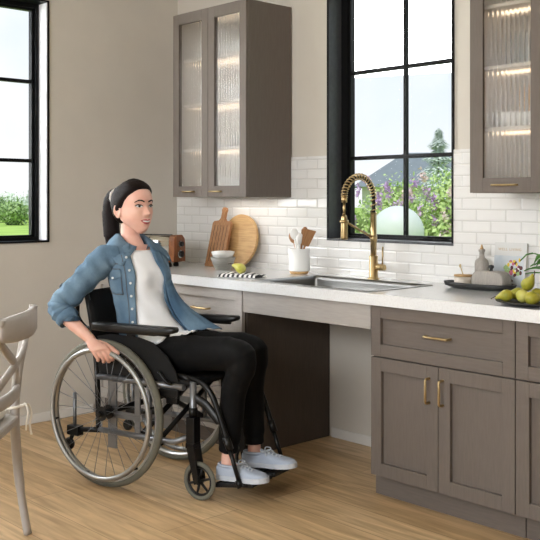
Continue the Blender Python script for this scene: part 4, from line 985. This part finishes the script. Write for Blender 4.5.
cu = MB().tube([c0-d_*.016, c0-d_*.012, c0, c0+d_*.016, c0+d_*.020, c0+d_*.016], [.048, .053, .053, .051, .048, .040], 22, cap=False); cuo = cu.build('rolled_cuff', 'denim', sl)
# collar
cz = MB(); rows = []
nC = 36
for i in range(nC+1):
    u = i/nC; t0 = -.42; t1 = .40-2*pi; th = t0+(t1-t0)*u; e3 = max(0, 1-min(u, 1-u)/.20); e3 = e3*e3*(3-2*e3)
    fr = max(0, cos(th)); cd = Vector((cos(th+TY), sin(th+TY), 0)); cn = Vector((-.108, 0, 0))
    base = cn+cd*(.066+.014*fr)+Vector((0, 0, 1.066-.034*fr)); stand = cn+cd*(.064+.020*fr)+Vector((.004*fr, 0, 1.114-.062*fr))
    fold = stand+cd*.007+Vector((0, 0, .001)); sd_ = Vector((-sin(th+TY), cos(th+TY), 0))*(-1 if u < .5 else 1)
    tip = base+cd*(.028+.012*e3)+Vector((0, 0, -.008-.040*e3))+sd_*(.042*e3)
    tp2 = torpt(base.z-.010-.046*e3, th-(.50*e3 if u < .5 else -.50*e3), .030, 1)
    if (tp2.xy-cn.xy).length > (tip.xy-cn.xy).length: tip = tp2
    mid = fold.lerp(tip, .5)+cd*(.006+.008*e3)+Vector((0, 0, .004*e3))
    rows.append([base, base.lerp(stand, .5), stand, fold, mid, tip])
cz.loft(rows, close=False); co = cz.build('collar', 'denim', jo); solid(co, .003, 0)
# placket, buttons, pocket, seams on the near front
pk = MB()
for ed in (0, 1):
    rows = []
    for i in range(25):
        z = .665+.37*i/24; du = .055
        rows.append([jpt(z, (j/4*du) if ed == 0 else 1-(j/4*du), .004) for j in range(5)])
    pk.loft(rows, close=False)
po = pk.build('placket', 'denim', jo); solid(po, .003, 0)
for k in range(6):
    z = 1.015-.058*k; p = jpt(z, .028, .009); n_ = Vector((.75, -.62, .1)).normalized()
    MB().tube([p-n_*.002, p+n_*.001, p+n_*.003], [.006, .006, .004], 12).build('button', 'pearl', jo, 'small pearl snap button')
pt_ = MB(); rows = []
for i in range(9):
    z = .962-.036*i/8; row = []
    for j in range(13):
        u = .085+.135*j/12; zz2 = z-(.016*(1-abs(j-6)/6) if i == 8 else .016*(1-abs(j-6)/6)*i/8); row.append(jpt(zz2, u, .007))
    rows.append(row)
pt_.loft(rows, close=False); pf = pt_.build('pocket_flap', 'denim', jo); solid(pf, .003, 0)
p = jpt(.920, .152, .012); n_ = Vector((.55, -.82, .1)).normalized(); MB().tube([p-n_*.002, p+n_*.002], [.006, .005], 12).build('button', 'pearl', jo)
pt_ = MB(); pt_.loft([[jpt(.945-.10*i/8, .092+.12*j/10, .004) for j in range(11)] for i in range(9)], close=False); pk2 = pt_.build('chest_pocket', 'denim', jo); solid(pk2, .002, 0)
sm_ = MB()
sm_.tube([jpt(.985, .06+.26*j/16, .004) for j in range(17)], .0016, 6)
sm_.tube([jpt(.962, .085+.135*j/12, .0105) for j in range(13)], .0014, 6)
for u in (.09, .213): sm_.tube([jpt(.945-.1*i/8, u, .0065) for i in range(9)], .0012, 6)
sm_.tube([jpt(.845, .09+.123*j/8, .0065) for j in range(9)], .0012, 6)
sm_.tube([jpt(.665+.36*i/20, .056, .0075) for i in range(21)], .0012, 6)
sm_.build('stitching', 'denim_stitch', jo, 'dark contrast stitching')

# ================================================================== dining chair (seen from behind, at the frame's left)
rtv = Vector((cos(radians(46.9)), sin(radians(46.9)), 0)); fwv = Vector((-sin(radians(46.9)), cos(radians(46.9)), 0))
camp = Vector((4.755, -3.63, 0))
# local frame: x = backwards (away from the table), y = along the back, z up
ch = empty('dining_chair', (1.672, -2.098, 0), radians(46.9), 'pale grey painted cross-back dining chair, seen from behind', 'chair')
HWc = .212
def post(y):
    return smooth_path([(.062, y, 0), (.030, y, .20), (.012, y, .44), (.022, y, .60), (.052, y, .76), (.085, y, .875)], 6)
for s_ in (-1, 1):
    P = post(s_*HWc); MB().tube(P, [.015]*6+[.018]*12+[.017]*6+[.016]*7, 12, flat=1.35, up=(1, 0, 0)).build('rear_leg', 'chair_paint', ch)
for s_ in (-1, 1):
    MB().tube([(-.40, s_*.19, 0), (-.385, s_*.185, .44)], [.014, .021], 12).build('front_leg', 'chair_paint', ch)
def back_x(z): return lerp_tab([(0, .062), (.2, .03), (.44, .012), (.6, .022), (.76, .052), (.875, .085)], z)
def rail(z, h, th_, bow=.03, ext=.0, nm='rail', drop=0):
    rows = []
    for i in range(21):
        t = -1+2*i/20; y = t*(HWc+ext); x = back_x(z)+bow*(1-t*t); zz2 = z-drop*t**4
        hh2 = h*(1-.2*abs(t)**3-.35*abs(t)**12)
        rows.append([Vector((x+th_*cx_*1, y, zz2+hh2*cz_)) for cx_, cz_ in ((-.5, -.35), (-.5, .35), (-.25, .5), (.25, .5), (.5, .35), (.5, -.35), (.25, -.5), (-.25, -.5))])
    return MB().loft(rows).build(nm, 'chair_paint', ch)
rail(.832, .095, .030, .045, .016, 'top_rail', .0)
rail(.560, .046, .024, .030, 0, 'lower_rail')
for s_ in (-1, 1):
    pts = []
    for i in range(17):
        t = i/16; z = .57+.24*t; y = s_*(-.19+.38*t)*1; pts.append((back_x(z)+.035*(1-(2*t-1)**2)+.004*s_, y*(1-.0), z+.012*sin(2*pi*t)))
    MB().tube(pts, .011, 10, flat=1.7, up=(1, 0, 0)).build('cross_slat', 'chair_paint', ch)
MB().loft([rr(-.42, .03, -.215, .215, .425, .05), rr(-.425, .035, -.22, .22, .435, .05), rr(-.425, .035, -.22, .22, .452, .05), rr(-.42, .03, -.215, .215, .458, .05)], smooth=False).build('seat', 'chair_paint', ch)
cs_ = empty('seat_cushion', (1.672, -2.098, .4586), radians(46.9), 'round-edged cream seat cushion tied to the dining chair', 'cushion')
cr_ = []
for z, g_ in ((0, .03), (.006, .010), (.018, 0), (.032, .008), (.042, .03), (.046, .08)): cr_.append(rr(-.40+g_, .005-g_, -.20+g_, .20-g_, z, .06))
sub(MB().loft(cr_).build('pad', 'cushion', cs_), 1)
tie = MB(); y0 = HWc
tie.tube(smooth_path([(-.02, y0-.02, .02), (.012, y0-.024, .028), (.042, y0, .030), (.036, y0+.024, .026), (.012, y0+.026, .024)], 5), .005, 8)
tie.tube(smooth_path([(.042, y0, .03), (.062, y0+.008, .035), (.075, y0+.004, .0), (.068, y0+.006, -.04), (.075, y0+.004, -.08)], 5), .0045, 8, flat=.6)
tie.tube(smooth_path([(.042, y0, .03), (.055, y0-.008, .04), (.066, y0-.014, .01), (.060, y0-.012, -.03), (.058, y0-.012, -.06)], 5), .0045, 8, flat=.6)
tie.build('tie', 'cushion', cs_, 'cream fabric tie knotted round the chair post')

# ================================================================== garden outside
struct(MB().box(-140, -.3, -90, 120, -.35, -.25).box(-.3, 30, .3, 120, -.35, -.25).build('lawn', 'lawn'))
def leaf_cloud(mb, c, r, n, size, rnd, shell=.55, flatten=1):
    for k in range(n):
        d = Vector((rnd.gauss(0, 1), rnd.gauss(0, 1), rnd.gauss(0, 1))).normalized(); rad = (shell+(1-shell)*rnd.random())
        lump = 1+.22*noise.noise(d*2.3+Vector(c))
        p = Vector(c)+Vector((d.x*r[0], d.y*r[1], d.z*r[2]))*rad*lump
        u = Vector((rnd.gauss(0, 1), rnd.gauss(0, 1), rnd.gauss(0, 1))).normalized(); v_ = u.cross(d if abs(u.dot(d)) < .9 else Vector((0, 0, 1))).normalized(); s_ = size*(.6+.8*rnd.random())
        mb.add([p-u*s_, p+v_*s_*.55, p+u*s_, p-v_*s_*.55], [(0, 1, 2, 3)])
def shrub(name, loc, r, n, size, leafm, blossom, nb, label, cat, group=None, seed=1, zc=None):
    rnd = random.Random(seed); e_ = empty(name, loc, 0, label, cat, group); zc = zc or r[2]*.95
    mb = MB()
    for k in range(4):
        c_ = Vector((rnd.uniform(-.45, .45)*r[0], rnd.uniform(-.4, .4)*r[1], zc+rnd.uniform(-.25, .3)*r[2])); leaf_cloud(mb, c_, (r[0]*.7, r[1]*.7, r[2]*.75), n//4, size, rnd, .3)
    mb.build('foliage', leafm, e_)
    st_ = MB()
    for k in range(5): st_.tube([(rnd.uniform(-.1, .1), rnd.uniform(-.1, .1), 0), (rnd.uniform(-.5, .5)*r[0], rnd.uniform(-.5, .5)*r[1], zc)], [.02, .008], 6)
    st_.build('stem', 'stem_brown', e_)
    if blossom:
        bb = MB()
        for k in range(nb):
            a = rnd.uniform(-1, 1); c_ = Vector((a*r[0]*.95, -r[1]*(.55+.35*rnd.random()), zc+r[2]*rnd.uniform(-.1, .95)*(1-.3*abs(a)))); leaf_cloud(bb, c_, (.055, .055, .09), 34, .020, rnd, .2)
        bb.build('blossoms', blossom, e_)
    return e_
GZ = -.25
for i, (x, y, r, lm, bl, nb, lab) in enumerate([
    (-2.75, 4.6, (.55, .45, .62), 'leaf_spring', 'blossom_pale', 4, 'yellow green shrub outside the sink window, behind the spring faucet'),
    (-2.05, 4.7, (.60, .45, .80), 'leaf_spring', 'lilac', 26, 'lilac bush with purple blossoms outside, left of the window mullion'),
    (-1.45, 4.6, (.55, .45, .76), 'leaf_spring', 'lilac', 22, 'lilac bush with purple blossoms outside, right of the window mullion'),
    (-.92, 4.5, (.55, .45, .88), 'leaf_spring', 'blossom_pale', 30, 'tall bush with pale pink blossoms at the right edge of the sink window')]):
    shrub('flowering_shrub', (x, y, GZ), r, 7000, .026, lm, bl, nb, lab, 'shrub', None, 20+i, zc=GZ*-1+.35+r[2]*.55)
gl = empty('garden_globe', (-.41, 2.75, GZ), 0, 'large pale frosted globe on a post among the garden bushes', 'garden ornament')
MB().ball((0, 0, 1.235), .235, 32, 20).build('globe', 'frosted', gl); MB().tube([(0, 0, 0), (0, 0, 1.0)], .05, 14).build('post', 'dark_sill', gl)
hs = empty('house', (-32.0, 46, GZ), radians(41), 'low grey-roofed house beyond the lilac bushes', 'house')
MB().box(-5, 5, -3.5, 3.5, 0, 2.4).build('wall', 'house_wall', hs)
MB().add([(-5.6, -4.1, 2.3), (5.6, -4.1, 2.3), (5.6, 4.1, 2.3), (-5.6, 4.1, 2.3), (-2.2, 0, 4.6), (4.0, 0, 4.6)], [(0, 1, 5, 4), (1, 2, 5), (2, 3, 4, 5), (3, 0, 4), (3, 2, 1, 0)]).build('roof', 'roof_grey', hs)
for x in (-3.2, -.6, 2.4):
    f_ = bx('window', 'trim_white', hs, x, x+1.3, -3.56, -3.48, .9, 2.0, .01); bx('pane', 'dark_sill', f_, x+.08, x+1.22, -3.58, -3.55, .98, 1.92, .005)
def conifer(loc, h, r, label, seed):
    rnd = random.Random(seed); e_ = empty('conifer_tree', loc, 0, label, 'tree'); mb = MB()
    for k in range(2600):
        t = rnd.random()**.75; z = h*(.12+.88*t); lay = .75+.25*sin(t*46); rad = r*(1-t)**.8*lay*(.35+.65*rnd.random())+.02; a = rnd.random()*2*pi
        p = Vector((rad*cos(a), rad*sin(a), z-.12*rad)); s_ = h*.022; u = Vector((cos(a), sin(a), -.35)); v_ = Vector((-sin(a), cos(a), 0))
        mb.add([p-u*s_, p+v_*s_*.5, p+u*s_*1.3, p-v_*s_*.5], [(0, 1, 2, 3)])
    mb.build('needles', 'conifer', e_); MB().tube([(0, 0, 0), (0, 0, h*.9)], [h*.02, .01], 8).build('trunk', 'stem_brown', e_)
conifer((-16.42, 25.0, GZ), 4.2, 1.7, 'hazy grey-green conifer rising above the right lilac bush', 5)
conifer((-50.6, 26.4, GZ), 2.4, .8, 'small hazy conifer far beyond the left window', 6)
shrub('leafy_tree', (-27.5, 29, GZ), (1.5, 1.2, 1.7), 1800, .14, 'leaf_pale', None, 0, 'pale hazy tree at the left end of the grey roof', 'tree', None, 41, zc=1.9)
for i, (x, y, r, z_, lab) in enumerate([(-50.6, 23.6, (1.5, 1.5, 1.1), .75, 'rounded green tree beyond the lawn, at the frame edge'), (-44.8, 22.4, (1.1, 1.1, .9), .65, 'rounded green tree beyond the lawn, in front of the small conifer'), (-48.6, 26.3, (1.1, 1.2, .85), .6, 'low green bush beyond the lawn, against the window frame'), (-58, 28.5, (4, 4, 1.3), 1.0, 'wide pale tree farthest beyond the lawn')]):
    shrub('garden_tree', (x, y, GZ), r, 2400, .11, 'leaf_deep' if i < 3 else 'leaf_pale', None, 0, lab, 'tree', None, 50+i, zc=z_)
